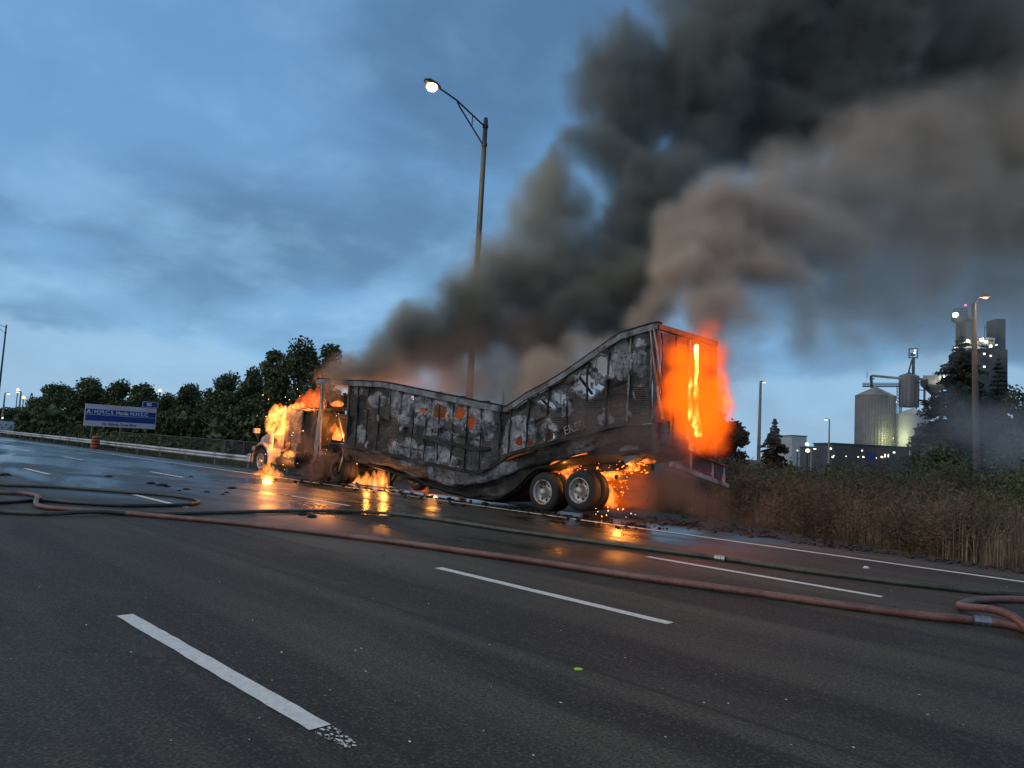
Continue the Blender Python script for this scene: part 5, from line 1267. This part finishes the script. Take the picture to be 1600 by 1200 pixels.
h5 = hose([(-900, 790), (-400, 790), (-100, 797), (0, 800), (75, 803.5), (150, 802.5), (275, 802.5), (400, 799.5), (500, 798.5), (600, 802), (700, 814), (800, 829.5), (960, 851), (1125, 872.5), (1300, 897.5), (1500, 921.5), (1600, 931), (1720, 945), (2000, 975), (2500, 1040)], .038, M_HDARK, 'dark green fire hose crossing the road behind the red one', bump_at=((137, 798, .085),))
coupling(h5, (1118, 871.5), (1134, 874), .040)
# ------------------------------------------------------------------ litter, char
def lump(name, p, r, mat, label, cat, grp=None, flat=.5):
    mb = MB(); rs_ = np.random.RandomState(int(abs(p[0]*100+p[1]*77)) % 9999); vs = []; n = 7
    for i, (z, f) in enumerate(((0, .9), (.5, 1.0), (1, .45))):
        for k in range(n): an = k*6.283/n; q_ = r*f*rs_.uniform(.6, 1.2); vs.append((p[0]+q_*math.cos(an), p[1]+q_*math.sin(an), .002+r*flat*z*rs_.uniform(.7, 1.1)))
    mb.add(vs, [[i*n+k, i*n+(k+1) % n, (i+1)*n+(k+1) % n, (i+1)*n+k] for i in range(2) for k in range(n)]+[[2*n+k for k in range(n)]])
    return tag(mb.build(name, mat), label, cat, grp)
LB = [(170, 745, .12), (236, 756, .14), (253, 759, .16), (262, 761, .08), (280, 767, .07), (291, 765, .09), (298, 745, .08), (323, 769, .09), (348, 773, .06), (353, 770, .08), (363, 763.5, .15), (472, 804.5, .10), (487, 808, .11), (8, 743, .16)]
LW = ['leftmost round lump of char, on the wet road far left of the rest', 'flat lump of char above the looped black hose, left one of a close pair', 'larger right one of the close pair of char lumps above the hose loop', 'small char lump just right of the close pair', 'tiny char lump over the tip of the hose loop',
      'char lump right of the tip of the hose loop', 'char lump beyond the others, near the second lane dash', 'char lump midway between the hose loop and the flames', 'tiny char lump nearest the dark green hose', 'small char lump beside the tiny one by the dark green hose', 'largest char lump, nearest the flames at the front wheel',
      'left of two char lumps between the red and the green hose', 'right of two char lumps between the red and the green hose', 'wide char lump at the left edge of the wet road']
for i, (x, y, r_) in enumerate(LB):
    lump('char_lump', gp(x, y), r_, M_SOOT, LW[i], 'char', 'lumps of char on the road', .4)
lump('white_chunk', gp(1353+0, 888), .05, M_SIGNT, 'small white chunk lying on the edge line at right', 'debris', None, .7)
lump('green_scrap', gp(903, 1046.5), .035, simple('neon_scrap', (.45, .85, .05), .5, 0, .1, 4, 0), 'small bright yellow-green scrap lying on the asphalt in the foreground', 'litter', None, .3)
mb = MB(); rs2 = np.random.RandomState(9)
for (x, y) in [(906, 1048), (425, 1094-30), (459, 1103), (405, 1123), (655, 1109-20), (343, 910), (496, 921), (583, 936), (610, 998), (571, 1050), (516, 1079), (508, 1088), (848+380, 1094), (1228, 1094), (1236, 1165), (1333, 1169), (440, 1020), (395, 970), (1138, 1100), (985, 1036), (876, 986), (565, 1014), (150, 1024), (205, 1020), (695, 1050), (768, 1074), (755, 1143), (640, 1160)]+[(rs2.uniform(0, 1600), rs2.uniform(860, 1200)) for _ in range(30)]:
    p = gp(x, y); r_ = rs2.uniform(.003, .009); n = 5; a0 = rs2.rand()*6; st = rs2.uniform(1, 2.2)
    vs = [(p[0]+r_*st*math.cos(a0+k*1.257), p[1]+r_*math.sin(a0+k*1.257)*rs2.uniform(.6, 1.2), .004+.004*(k % 2)) for k in range(n)]; mb.add(vs, [list(range(n))])
tag(mb.build('paper_flecks', M_SIGNT), 'tiny pale flecks scattered over the asphalt', 'litter', kind='stuff')
mb = MB()
for i in range(650):
    x = -rs2.uniform(-1, 12); t_ = rs2.rand(); y = 14.9+(bord(x)-14.9)*t_; r_ = rs2.uniform(.012, .06)*(1.4 if rs2.rand() < .1 else 1); z = -.05-.24*max(0, (y-15.28)/(bord(x)+.5-15.28))
    mb.box((x, y, z+r_*.3), (r_*2, r_*1.4, r_), np.array(Matrix.Rotation(rs2.rand()*6, 3, 'Z') @ Matrix.Rotation(rs2.uniform(-.6, .6), 3, 'X')))
tag(mb.build('shoulder_clods', M_GRAVEL), 'dark clods of earth and char strewn over the right shoulder', 'earth', kind='stuff')
mb = MB()
for i in range(260):
    x = -rs2.uniform(9, 24); y = 13.6+abs(rs2.randn())*.45 if rs2.rand() < .7 else rs2.uniform(12.7, 13.9); r_ = rs2.uniform(.01, .05)
    mb.box((x, y, r_*.3), (r_*2.6, r_*1.6, r_), np.array(Matrix.Rotation(rs2.rand()*6, 3, 'Z') @ Matrix.Rotation(rs2.uniform(-.5, .5), 3, 'X')))
tag(mb.build('burnt_debris', M_SOOT), 'crumbs of burnt debris along the edge line under the trailer', 'debris', kind='stuff')


# ------------------------------------------------------------------ smoke
RZ = math.atan2(HR[1], HR[0])
def to_local(p): return np.array((p@HR, p@HF, p[2]), np.float32)
def plume_fn(puffs, f0, warp, rough, thr=.16, soft=.30, seed=0.0, wisp=.5):
    L = []
    for px, py, D, r, w in puffs:
        c = to_local(at(px, py, D)); L.append((c, r*D/1160, w))
    def fn(X, Y, Z):
        sx, sy, sz = X+seed, Y+seed*1.7, Z+seed*.6
        wx = fbm(sx, sy, sz, f0*.55, 3)*warp*2; wy = fbm(sx+31, sy+7, sz+3, f0*.55, 3)*warp*2; wz = fbm(sx+5, sy+47, sz+13, f0*.55, 3)*warp*2
        XX, YY, ZZ = X+wx, Y+wy, Z+wz
        F = np.full(X.shape, -1, np.float32); W = np.zeros(X.shape, np.float32)
        ax, ay, az = X[:, 0, 0], Y[0, :, 0], Z[0, 0, :]
        for c, r, w in L:
            m = r+warp*1.3
            i0, i1 = np.searchsorted(ax, (c[0]-m, c[0]+m)); j0, j1 = np.searchsorted(ay, (c[1]-m, c[1]+m)); k0, k1 = np.searchsorted(az, (c[2]-m, c[2]+m))
            if i1 <= i0 or j1 <= j0 or k1 <= k0: continue
            sl = (slice(i0, i1), slice(j0, j1), slice(k0, k1))
            d = 1-np.sqrt((XX[sl]-c[0])**2+(YY[sl]-c[1])**2+(ZZ[sl]-c[2])**2)/r
            better = d > F[sl]; g = np.clip(d+.25, 0, 1)**2; 
            F[sl] = np.maximum(F[sl], d); W[sl] = W[sl]+g*w
            W2 = None
        cnt = np.clip(F+.25, 0, 1)**2+1e-4
        # weight: average of overlapping puffs
        S = np.zeros_like(W)
        for c, r, w in L:
            m = r+warp*1.3
            i0, i1 = np.searchsorted(ax, (c[0]-m, c[0]+m)); j0, j1 = np.searchsorted(ay, (c[1]-m, c[1]+m)); k0, k1 = np.searchsorted(az, (c[2]-m, c[2]+m))
            if i1 <= i0 or j1 <= j0 or k1 <= k0: continue
            sl = (slice(i0, i1), slice(j0, j1), slice(k0, k1))
            d = 1-np.sqrt((XX[sl]-c[0])**2+(YY[sl]-c[1])**2+(ZZ[sl]-c[2])**2)/r; S[sl] += np.clip(d+.25, 0, 1)**2
        W = W/(S+1e-4)
        msk = F > -.5
        n = np.zeros_like(F); xs, ys, zs = sx[msk], sy[msk], sz[msk]
        a, f, t = 1.0, f0, 0.0
        for k in range(5):
            n_ = noise3(xs*f+11.3*k+wx[msk]*.4, ys*f+5.7*k, zs*f+2.9*k+wz[msk]*.4); n[msk] += a*(1-np.abs(2*n_-1)); t += a; a *= .62; f *= 2.1
        n = n/t-.55
        v = F+rough*n*(1.0+.4*np.clip(1-F, 0, 1))-thr
        v = np.clip(v/soft, 0, 1); v = v*v*(3-2*v)
        det = 1+wisp*n*2
        return np.where(msk, v*W*np.clip(det, .25, 2), 0)
    return fn
DARK = [(925, 235, 30, 60, .9), (880, 265, 29, 52, .7), (850, 360, 28, 50, .7), (930, 170, 31, 50, .5), (548, 575, 25.5, 22, 1.46), (575, 560, 26, 34, 1.82), (600, 530, 26, 46, 1.82), (640, 508, 26, 48, 1.82), (685, 510, 26, 44, 1.64), (725, 490, 26, 42, 1.64), (760, 462, 26, 52, 1.82), (800, 440, 27, 58, 1.82), (850, 425, 27, 66, 1.82), (880, 480, 27, 70, 1.00), (830, 500, 27, 58, 1.82), (790, 395, 27, 34, 0.60),
        (905, 380, 28, 74, 1.00), (900, 310, 29, 72, 1.00), (865, 300, 29, 54, 0.70), (950, 420, 28, 84, 1.00), (1000, 470, 28, 66, 1.00), (940, 500, 28, 66, 1.00), (985, 380, 29, 84, 1.00), (1005, 300, 30, 80, 1.00), (955, 255, 31, 70, 0.80), (840, 340, 29, 40, 0.50),
        (990, 190, 32, 84, 0.90), (985, 110, 32, 84, 0.75), (930, 130, 32, 44, 0.40), (1060, 120, 33, 104, 0.90), (1130, 100, 34, 112, 1.00), (1120, 190, 33, 90, 0.90), (1200, 200, 34, 92, 1.00), (1260, 200, 34, 84, 1.00), (1290, 130, 35, 120, 1.00), (1230, 60, 35, 130, 1.00), (1370, 60, 36, 120, 0.68), (1340, 170, 36, 80, 0.80), (1330, -20, 36, 130, 0.80), (1180, -10, 35, 130, 0.80), (1080, 10, 35, 80, 0.50),
        (1100, 290, 33, 60, 0.35), (1480, 40, 38, 150, 0.45), (1560, -40, 40, 170, 0.49), (1600, 110, 40, 150, 0.38), (1460, 180, 39, 120, 0.32), (1700, 20, 41, 190, 0.45), (1690, 200, 41, 150, 0.34), (1420, 130, 38, 120, 0.38), (840, 370, 28, 50, .9), (820, 400, 28, 44, .8), (1080, 250, 32, 70, .6), (1040, 330, 31, 60, .6), (1150, 270, 33, 60, .4)]
TAN = [(1200, 500, 26, 70, .5), (1280, 520, 28, 70, .40), (1360, 480, 30, 80, .45), (1440, 520, 32, 70, .25), (1500, 440, 34, 90, .40), (1600, 460, 36, 90, .35), (1150, 440, 25, 70, 1.2), (1060, 520, 22.5, 34, 1.2), (1095, 490, 22.5, 44, 1.4), (1400, 420, 31, 90, .6), (1130, 505, 23, 50, 1.3), (1175, 485, 23.5, 52, 1.1), (1230, 490, 25, 54, .6), (1320, 460, 28, 60, .6), (1450, 420, 31, 70, .5), (790, 605, 25.0, 46, 1.8), (750, 600, 25.0, 44, 1.6), (845, 590, 24.6, 46, 1.8), (880, 610, 24.2, 40, 1.6), (925, 590, 23.8, 44, 1.6), (960, 560, 23.6, 40, 1.4), (1150, 560, 20.5, 40, .5), (1165, 610, 20.5, 34, .3), (1130, 600, 20, 34, .5), (600, 590, 25.6, 42, 1.41), (640, 580, 25.6, 54, 1.58), (690, 555, 25.6, 60, 1.58), (740, 530, 25.6, 60, 1.58), (720, 590, 25.6, 64, 1.76), (780, 580, 25.6, 58, 1.58), (830, 570, 26.1, 60, 1.58), (800, 525, 26.1, 56, 1.41), (880, 550, 27.0, 60, 0.90), (930, 550, 27.0, 54, 0.90), (670, 610, 25.6, 40, 1.76), (870, 590, 25.5, 44, 0.80), (905, 600, 24.5, 40, 1.00), (945, 580, 24.0, 40, 1.00), (860, 630, 24.5, 36, 1.00), (930, 630, 24.0, 36, 0.80), (910, 540, 25.0, 40, 0.80), (820, 620, 24.1, 34, 1.41),
       (1020, 500, 23.0, 36, 1.98), (1050, 480, 23.0, 50, 2.20), (1085, 430, 24.0, 62, 2.20), (1075, 385, 25.0, 60, 2.20), (1120, 470, 24.0, 66, 2.20), (1140, 400, 25.0, 80, 2.20), (1160, 340, 26.0, 74, 2.20), (1200, 440, 25.0, 72, 1.76), (1220, 360, 27.0, 96, 2.20), (1250, 290, 28.0, 90, 1.12), (1300, 380, 28.0, 94, 1.12), (1330, 280, 30.0, 104, 1.00), (1390, 350, 31.0, 106, 0.70), (1430, 260, 32.0, 116, 0.70),
       (1500, 340, 33.0, 120, 0.65), (1540, 240, 34.0, 140, 0.65), (1630, 340, 36.0, 140, 0.56), (1600, 180, 37.0, 150, 0.56), (1720, 280, 38.0, 170, 0.56), (1290, 470, 28.0, 64, 0.50), (1360, 500, 29.0, 50, 0.30), (1230, 530, 26.0, 54, 0.88), (1300, 545, 28.0, 36, 0.25), (1420, 440, 31.0, 76, 0.33), (1560, 430, 35.0, 84, 0.25), (1500, 120, 38.0, 140, 0.38),
       (1120, 540, 22.0, 50, 1.54), (1150, 500, 23.0, 56, 1.54), (1180, 560, 22.0, 34, 0.66)]
MIST = [(925, 655, 13.9, 36, .9), (965, 640, 13.6, 34, .9), (1000, 665, 13.2, 42, 1), (960, 690, 13.4, 34, .8), (905, 690, 14.0, 20, .5), (1040, 700, 14, 42, .7), (1060, 760, 16, 50, .55), (1010, 780, 16, 44, .6), (1110, 790, 17, 46, .35), (1160, 815, 15, 34, .22), (1230, 830, 14, 30, .12),
        (470, 700, 25, 26, .8), (500, 730, 25, 30, .9), (540, 735, 24, 20, .6), (520, 620, 25, 22, .8), (480, 735, 25, 20, .8), (505, 590, 27, 22, .9), (535, 575, 27, 26, .9)]
FAR = [(1200, 640, 50, 60, .35), (1260, 660, 52, 60, .35), (1330, 640, 54, 60, .30), (1290, 600, 54, 50, .2), (1390, 660, 54, 60, .35), (1440, 690, 46, 60, .55), (1500, 670, 46, 74, .75), (1560, 690, 46, 84, .9), (1540, 740, 44, 56, .6), (1620, 720, 46, 90, .9), (1400, 720, 44, 40, .4), (1480, 620, 48, 44, .35), (1350, 740, 42, 36, .3)]
S_DARK = smoke_mat('black_smoke', (.44, .45, .40), .98)
S_TAN = smoke_mat('tan_smoke', (.99, .84, .70), .60)
S_MIST = smoke_mat('brown_smoke', (.30, .25, .23), 1.6)
S_FAR = smoke_mat('thin_smoke', (.66, .66, .68), .16)
def bounds(puffs, pad):
    P = np.array([np.append(to_local(at(a, b, c)), d*c/1160) for a, b, c, d, e in puffs])
    lo = (P[:, :3]-P[:, 3:]).min(0)-pad; hi = (P[:, :3]+P[:, 3:]).max(0)+pad
    lo[2] = max(lo[2], .02); hi[0] = min(hi[0], 36); hi[2] = min(hi[2], 31)
    return tuple(map(float, lo)), tuple(map(float, hi))
def plume(name, puffs, h, pad, mat, label, **kw):
    lo, hi = bounds(puffs, pad)
    return volume_object(name, lo, hi, h, plume_fn(puffs, **kw), mat, rz=RZ, label=label, cat='smoke', kind='stuff')
plume('smoke_plume', DARK, (.19, .30, .19), 1.2, S_DARK, 'black smoke rolling up from behind the trailer to the top right of the sky', f0=.38, warp=1.6, rough=.90, soft=.70, thr=.04, wisp=1.3)
plume('smoke_plume', TAN, (.18, .28, .18), 1.2, S_TAN, 'tan smoke drifting right from the trailer rear and hanging behind its middle', f0=.36, warp=1.4, rough=.70, seed=17.0, soft=.80, thr=.0, wisp=1.3)
plume('smoke_plume', MIST, (.09, .12, .09), .6, S_MIST, 'thick brown smoke clinging to the lower rear and nose of the trailer', f0=.95, warp=.32, rough=.6, seed=5.0, soft=.6)
plume('smoke_plume', FAR, (.4, .5, .3), 2.0, S_FAR, 'thin grey smoke veiling the foot of the tower at the right', f0=.2, warp=1.2, rough=.5, seed=9.0, soft=.8)

# ------------------------------------------------------------------ fire
FM = flame_mat('flame_yellow', 7.0, .42, 8.5); FMR = flame_mat('flame_orange', 9, .24, 6.5)
def flame(name, lo, hi, h, fn, mat, label, lamp=None, cat='flames', grp=None, hull=.22):
    """box in world coordinates; fn in world coordinates"""
    lo = np.array(lo, float); hi = np.array(hi, float); c = (lo+hi)/2; c[2] = lo[2]
    l0 = tuple(map(float, lo-c)); h0 = tuple(map(float, hi-c))
    o = volume_object(name, l0, h0, h, lambda X, Y, Z: fn(X+float(c[0]), Y+float(c[1]), Z+float(c[2])), mat, loc=tuple(c), label=label, cat=cat, group=grp, hull=hull, kind=None if hull is not None else 'stuff')
    for lp in (lamp or []):
        light('fire_light', np.array(lp[0]), lp[1], (1, .33, .06), lp[2], o)
    return o
def tongues(T, f=2.2, rough=1.2, stretch=.45, seed=0.0, thr=.05, soft=.5):
    """T: (x, y, z0, height, radius)"""
    def fn(X, Y, Z):
        w = fbm(X+seed, Y, Z*stretch, f*.6, 3)*.7; w2 = fbm(X+seed+9, Y+4, Z*stretch, f*.6, 3)*.5
        F = np.full(X.shape, -1., np.float32)
        for x, y, z0, H_, r in T:
            t = np.clip((Z-z0)/H_, -.3, 1.3); R = r*np.clip(1.05-np.abs(t-.25)**1.6*1.4, .02, 1)
            d = 1-np.sqrt((X+w*(t+.2)*.8*r*2-x)**2+((Y+w2*r-y)*1.0)**2)/R
            d = np.where((t < 0), d+t*5, d); d = np.where(t > 1, -1, d); F = np.maximum(F, d)
        n = 0; a = 1.0; ff = f; tt = 0
        for k in range(5):
            m_ = noise3(X*ff+seed+7*k+w*1.5, Y*ff+3*k, Z*ff*stretch+1.3*k+w2); n = n+a*(1-np.abs(2*m_-1)); tt += a; a *= .72; ff *= 2.0
        n = n/tt-.5
        v = np.clip((F+rough*n-thr)/soft, 0, 1)
        return v*(.55+.45*np.clip(F*1.5+n, 0, 1))
    return fn
def P14(px, py, L=14.0): return onY(px, py, L)
def pt(px, py, L, h_px, r_px):
    p = onY(px, py, L); D = float((p-CP)@CF); return (float(p[0]), float(p[1]), float(p[2]), h_px*D/1160, r_px*D/1160)
# cab fire
T1 = [pt(x, y, 13.85+.25*(i_ % 3), h_*1.15, r_*1.3) for i_, (x, y, h_, r_) in enumerate(((419, 668, 20, 4), (424, 676, 32, 6), (430, 690, 50, 6), (436, 684, 40, 6), (442, 694, 52, 5), (447, 700, 44, 4), (428, 656, 22, 8), (437, 652, 20, 8), (443, 664, 28, 6), (432, 712, 24, 4), (425, 702, 26, 4), (440, 716, 12, 6), (451, 714, 10, 6), (457, 712, 8, 6), (420, 716, 12, 5)))]
T1 += [pt(x, y, 13.95, h_, r_) for x, y, h_, r_ in ((440, 646, 9, 7), (447, 643, 9, 7), (455, 640, 9, 7), (463, 638, 10, 7), (471, 636, 9, 5))]
flame('flame', (-28.3, 13.0, .1), (-24.3, 14.6, 3.3), .04, tongues(T1, f=3.4, rough=1.7, thr=.12, seed=3.0), FM, 'bright yellow flames pouring out of the cab of the burning tractor',
      [((-26.7, 13.9, 1.9), 80, .10), ((-26.2, 13.6, 2.7), 110, .15), ((-26.3, 15.2, 2.0), 160, .15)])
T2 = [pt(x, y, 15.0, h_, r_) for x, y, h_, r_ in ((472, 640, 26, 12), (484, 640, 34, 14), (494, 640, 36, 12), (500, 640, 30, 10))]
flame('flame', (-28.2, 13.9, 2.2), (-24.2, 16.2, 4.3), .06, tongues(T2, f=1.6, rough=1.1, seed=8.0, soft=.9), flame_mat('flame_red', 2.6, .05, 1.5), 'red-orange flames rising above the sleeper roof against the trailer nose', [((-25.0, 15.2, 3.1), 180, .2)])
T3 = [pt(x, y, 13.45, h_, r_) for x, y, h_, r_ in ((398, 744, 8, 5), (405, 745, 12, 5), (412, 744, 20, 5), (418, 742, 26, 5), (424, 744, 18, 5), (431, 745, 13, 5), (438, 745, 8, 5), (391, 744, 4, 4))]
flame('flame', (-28.9, 12.7, 0.0), (-24.9, 14.2, 1.5), .035, tongues(T3, f=3.6, rough=1.4, seed=12.0), FM, 'low yellow flames burning on the road under the front wheel of the tractor', [(tuple(onY(420, 727, 13.5)), 80, .16)])
T4 = [pt(x, y, 14.9, h_, r_) for x, y, h_, r_ in ((522, 676, 16, 6), (527, 692, 26, 8), (533, 694, 22, 7), (526, 634, 9, 9), (531, 633, 6, 6))]
flame('flame', (-25.2, 14.2, 1.0), (-22.0, 15.8, 3.9), .06, tongues(T4, f=2.8, rough=1.4, seed=21.0), FMR, 'small orange flames inside the open nose of the trailer', [((-23.0, 15.0, 2.0), 160, .2), ((-22.6, 15.2, 3.0), 90, .2)])
T5 = [pt(x, y, 15.0, h_, r_) for x, y, h_, r_ in ((558, 765, 24, 9), (570, 766, 30, 8), (583, 768, 34, 8), (592, 768, 38, 9), (599, 768, 36, 8), (548, 762, 12, 9))]
flame('flame', (-22.8, 14.5, .02), (-19.2, 15.8, 1.5), .035, tongues(T5, f=3.6, rough=1.7, thr=.12, seed=31.0), FM, 'orange flames burning on the ground behind the landing gear', [((-20.5, 14.9, .4), 110, .15), ((-20.2, 13.95, .25), 25, .08)])
T6 = [pt(x, y, 15.2, h_, r_) for x, y, h_, r_ in ((645, 775, 16, 10), (656, 776, 22, 11), (666, 778, 18, 10))]
flame('flame', (-19.9, 14.6, .02), (-17.0, 15.9, .95), .06, tongues(T6, f=2.0, rough=.5, seed=37.0, soft=.8), flame_mat('flame_dull', 2.0, .05, 2.0), 'dull red flames on the ground under the sagging floor of the trailer', [((-18.4, 15.2, .3), 60, .15)])
T7 = [pt(x, y, 14.6, h_, r_) for x, y, h_, r_ in ((818, 760, 18, 8), (828, 756, 22, 8), (836, 748, 20, 8), (866, 770, 34, 10), (878, 765, 40, 10), (888, 752, 34, 9), (872, 738, 24, 12), (895, 730, 24, 12), (910, 722, 20, 10))]
flame('flame', (-14.2, 14.05, .3), (-11.2, 15.4, 2.2), .035, tongues(T7, f=3.0, rough=1.5, seed=41.0), FMR, 'orange flames between and above the two rear wheels', [((-12.1, 14.75, .9), 34, .1), ((-12.1, 14.15, 1.25), 8, .05)])
T8 = [pt(x, y, 15.0, h_, r_) for x, y, h_, r_ in ((920, 735, 14, 9), (935, 730, 14, 9), (950, 725, 14, 9), (965, 725, 14, 9), (980, 722, 12, 8), (940, 750, 14, 12), (960, 745, 12, 12), (985, 735, 10, 10), (945, 775, 22, 10), (955, 790, 30, 9))]
flame('flame', (-12.6, 14.3, .2), (-9.5, 15.9, 2.3), .03, tongues(T8, f=4.6, rough=2.1, seed=47.0, stretch=1.2, soft=.35), FMR, 'flickering embers and flames under the rear frame right of the wheels', [((-10.6, 14.8, 1.1), 55, .15), ((-10.3, 14.0, .5), 22, .08)])
T8g = [pt(x, y, 15.4, h_, r_) for x, y, h_, r_ in ((930, 775, 70, 40), (965, 790, 90, 44), (1000, 790, 80, 34), (880, 760, 40, 40))]
flame('flame_glow', (-14.0, 14.3, .05), (-8.3, 17.6, 2.6), .10, tongues(T8g, f=1.0, rough=.6, seed=51.0, soft=1.2), fire_mat('ember_glow', 1.0, .6, True), 'self-glowing orange smoke behind the rear wheels', None, hull=None)  # haze lit by the fire, its orange added as emission
T9 = [pt(x, y, 14.4, h_, r_) for x, y, h_, r_ in ((1012, 723, 7, 9), (1020, 723, 6, 6))]
flame('flame', (-10.6, 14.0, 1.0), (-9.0, 14.9, 2.0), .04, tongues(T9, f=3, rough=.5, seed=57.0), FMR, 'small orange flame under the rear corner of the trailer', None)
# rear doors: bright seam and the glow round it
seam = [(-9.15, 15.25+.25*k/9-.12+.02*math.sin(k*2), 2.0+2.05*(9-k)/9) for k in range(10)]
def seamf(X, Y, Z):
    w = fbm(X*1.0, Y*1.0, Z*.6, 2.2, 3)*.35
    yc = 15.02-(Z-2.0)*.055; R = .045+.07*np.clip((3.1-Z)/1.2, 0, 1)
    d = 1-np.sqrt(((X+8.92+w*.3)/1.2)**2+(Y-yc+w*.55)**2)/R
    d2 = 1-np.sqrt((X+8.92)**2+(Y-(yc-.28)+w*.6)**2)/(.05)-np.clip(np.abs(Z-2.85)-.35, 0, 9)*4
    n = noise3(X*9, Y*9, Z*4)-.5+.6*(noise3(X*20, Y*20, Z*9)-.5)
    v = np.clip((np.maximum(d, d2*.6)+.9*n)/.4, 0, 1); return v*np.clip((Z-2.0)/.2, 0, 1)*np.clip((4.22-Z)/.2, 0, 1)
flame('flame', (-9.25, 14.6, 1.9), (-8.6, 16.2, 4.4), .03, seamf, flame_mat('flame_white', 260, .70, 5), 'thin white-hot flame burning through the seam between the rear doors', [((-8.5, 15.5, 2.9), 40, .06)])
TG = [(1055, 560, 16.4, 26, .8), (1068, 600, 16.5, 40, 1), (1085, 560, 16.8, 38, .9), (1100, 610, 17.0, 44, 1), (1085, 650, 16.6, 46, 1), (1070, 685, 16.3, 32, .7), (1110, 670, 17.0, 40, .8), (1080, 530, 17.0, 28, .4), (1105, 545, 17.6, 28, .3), (1052, 630, 16.2, 28, .9), (1048, 590, 16.1, 20, .6), (1098, 690, 16.8, 30, .4), (1125, 620, 17.4, 30, .4), (1118, 650, 17.2, 34, .4), (1095, 510, 17.6, 22, .15)]
gm = fire_mat('door_glow', 4.2, 2.8, True);  # firelight caught in the smoke is put in as its own emission
lo, hi = bounds(TG, .5)
dg = volume_object('flame_glow', lo, hi, .10, plume_fn(TG, f0=.95, warp=.55, rough=.95, seed=61.0, soft=1.0, thr=.02, wisp=1.0), gm, rz=RZ, label='cloud of orange fire and self-glowing smoke wrapped round the rear doors', cat='flames', kind='stuff')
for lp in (((-8.3, 17.3, 3.8), 50, .3), ((-8.3, 16.0, 5.2), 130, .3)): light('fire_light', np.array(lp[0]), lp[1], (1, .24, .03), lp[2], dg)
TD = [pt(x, y, 15.0+k_*.12, h_, r_) for k_, (x, y, h_, r_) in enumerate(((1062, 640, 70, 6), (1070, 690, 60, 8), (1078, 700, 90, 8), (1088, 690, 110, 8), (1095, 700, 80, 9), (1103, 680, 100, 7), (1070, 600, 60, 6), (1085, 590, 70, 7), (1098, 570, 60, 7), (1108, 640, 60, 7), (1060, 570, 40, 5), (1112, 600, 50, 5)))]
flame('flame', (-10.2, 14.4, 1.4), (-7.0, 17.6, 5.6), .05, tongues(TD, f=2.6, rough=1.5, seed=83.0, thr=.1), flame_mat('flame_door', 5.5, .20, 4.0, .8), 'ragged orange flames licking up over the rear doors')
# fire inside the sagging box
TI = [(-17.6, 15.6, 1.4, 1.6, .9), (-16.4, 15.5, 1.2, 1.5, .9), (-15.5, 15.5, 1.1, 1.3, .7)]
flame('flame_glow', (-18.6, 14.4, 1.0), (-14.6, 16.4, 3.0), .10, tongues(TI, f=1.2, rough=.5, seed=71.0, soft=1.0), fire_mat('box_glow', .30, .6, True), 'dull orange fire glowing through holes in the trailer side', [((-16.3, 15.4, 2.0), 30, .2)], hull=None)

mb = MB(); rs3 = np.random.RandomState(77)
for i in range(300):
    px = rs3.uniform(872, 1012); base_y = 745-(px-872)*.19
    py = base_y+rs3.randn()*9+(8 if rs3.rand() < .4 else 0)
    if px > 930 and rs3.rand() < .35: py = rs3.uniform(730, 800)*.5+rs3.uniform(720, 770)*.5; px = rs3.uniform(930, 985)
    p = onY(px, py, 14.35+rs3.rand()*.9); sz = rs3.uniform(.006, .018)*(2 if rs3.rand() < .08 else 1)
    mb.box(p, (sz*rs3.uniform(1, 4.5), sz, sz*.8), np.array(Matrix.Rotation(rs3.uniform(-.5, .5), 3, 'Y') @ Matrix.Rotation(rs3.rand()*3, 3, 'Z')))
tag(mb.build('embers', emit('ember_orange', (1, .20, .02), 3.5)), 'glowing embers clinging to the burnt frame above and behind the rear wheels', 'embers', kind='stuff')
mb = MB()
for (x0, x1, y0, y1, n_, L_) in ((400, 470, 600, 735, 22, 13.6), (505, 540, 620, 720, 8, 14.3), (540, 620, 700, 770, 12, 14.0), (925, 1000, 790, 808, 14, 13.9)):
    for i in range(n_):
        p = onY(rs3.uniform(x0, x1), rs3.uniform(y0, y1), L_+rs3.rand()*.6); sz = rs3.uniform(.004, .009); mb.box(p, (sz, sz, sz*rs3.uniform(1, 4)))
tag(mb.build('sparks', emit('spark_yellow', (1, .42, .08), 12)), 'tiny flying sparks around the flames', 'sparks', kind='stuff')
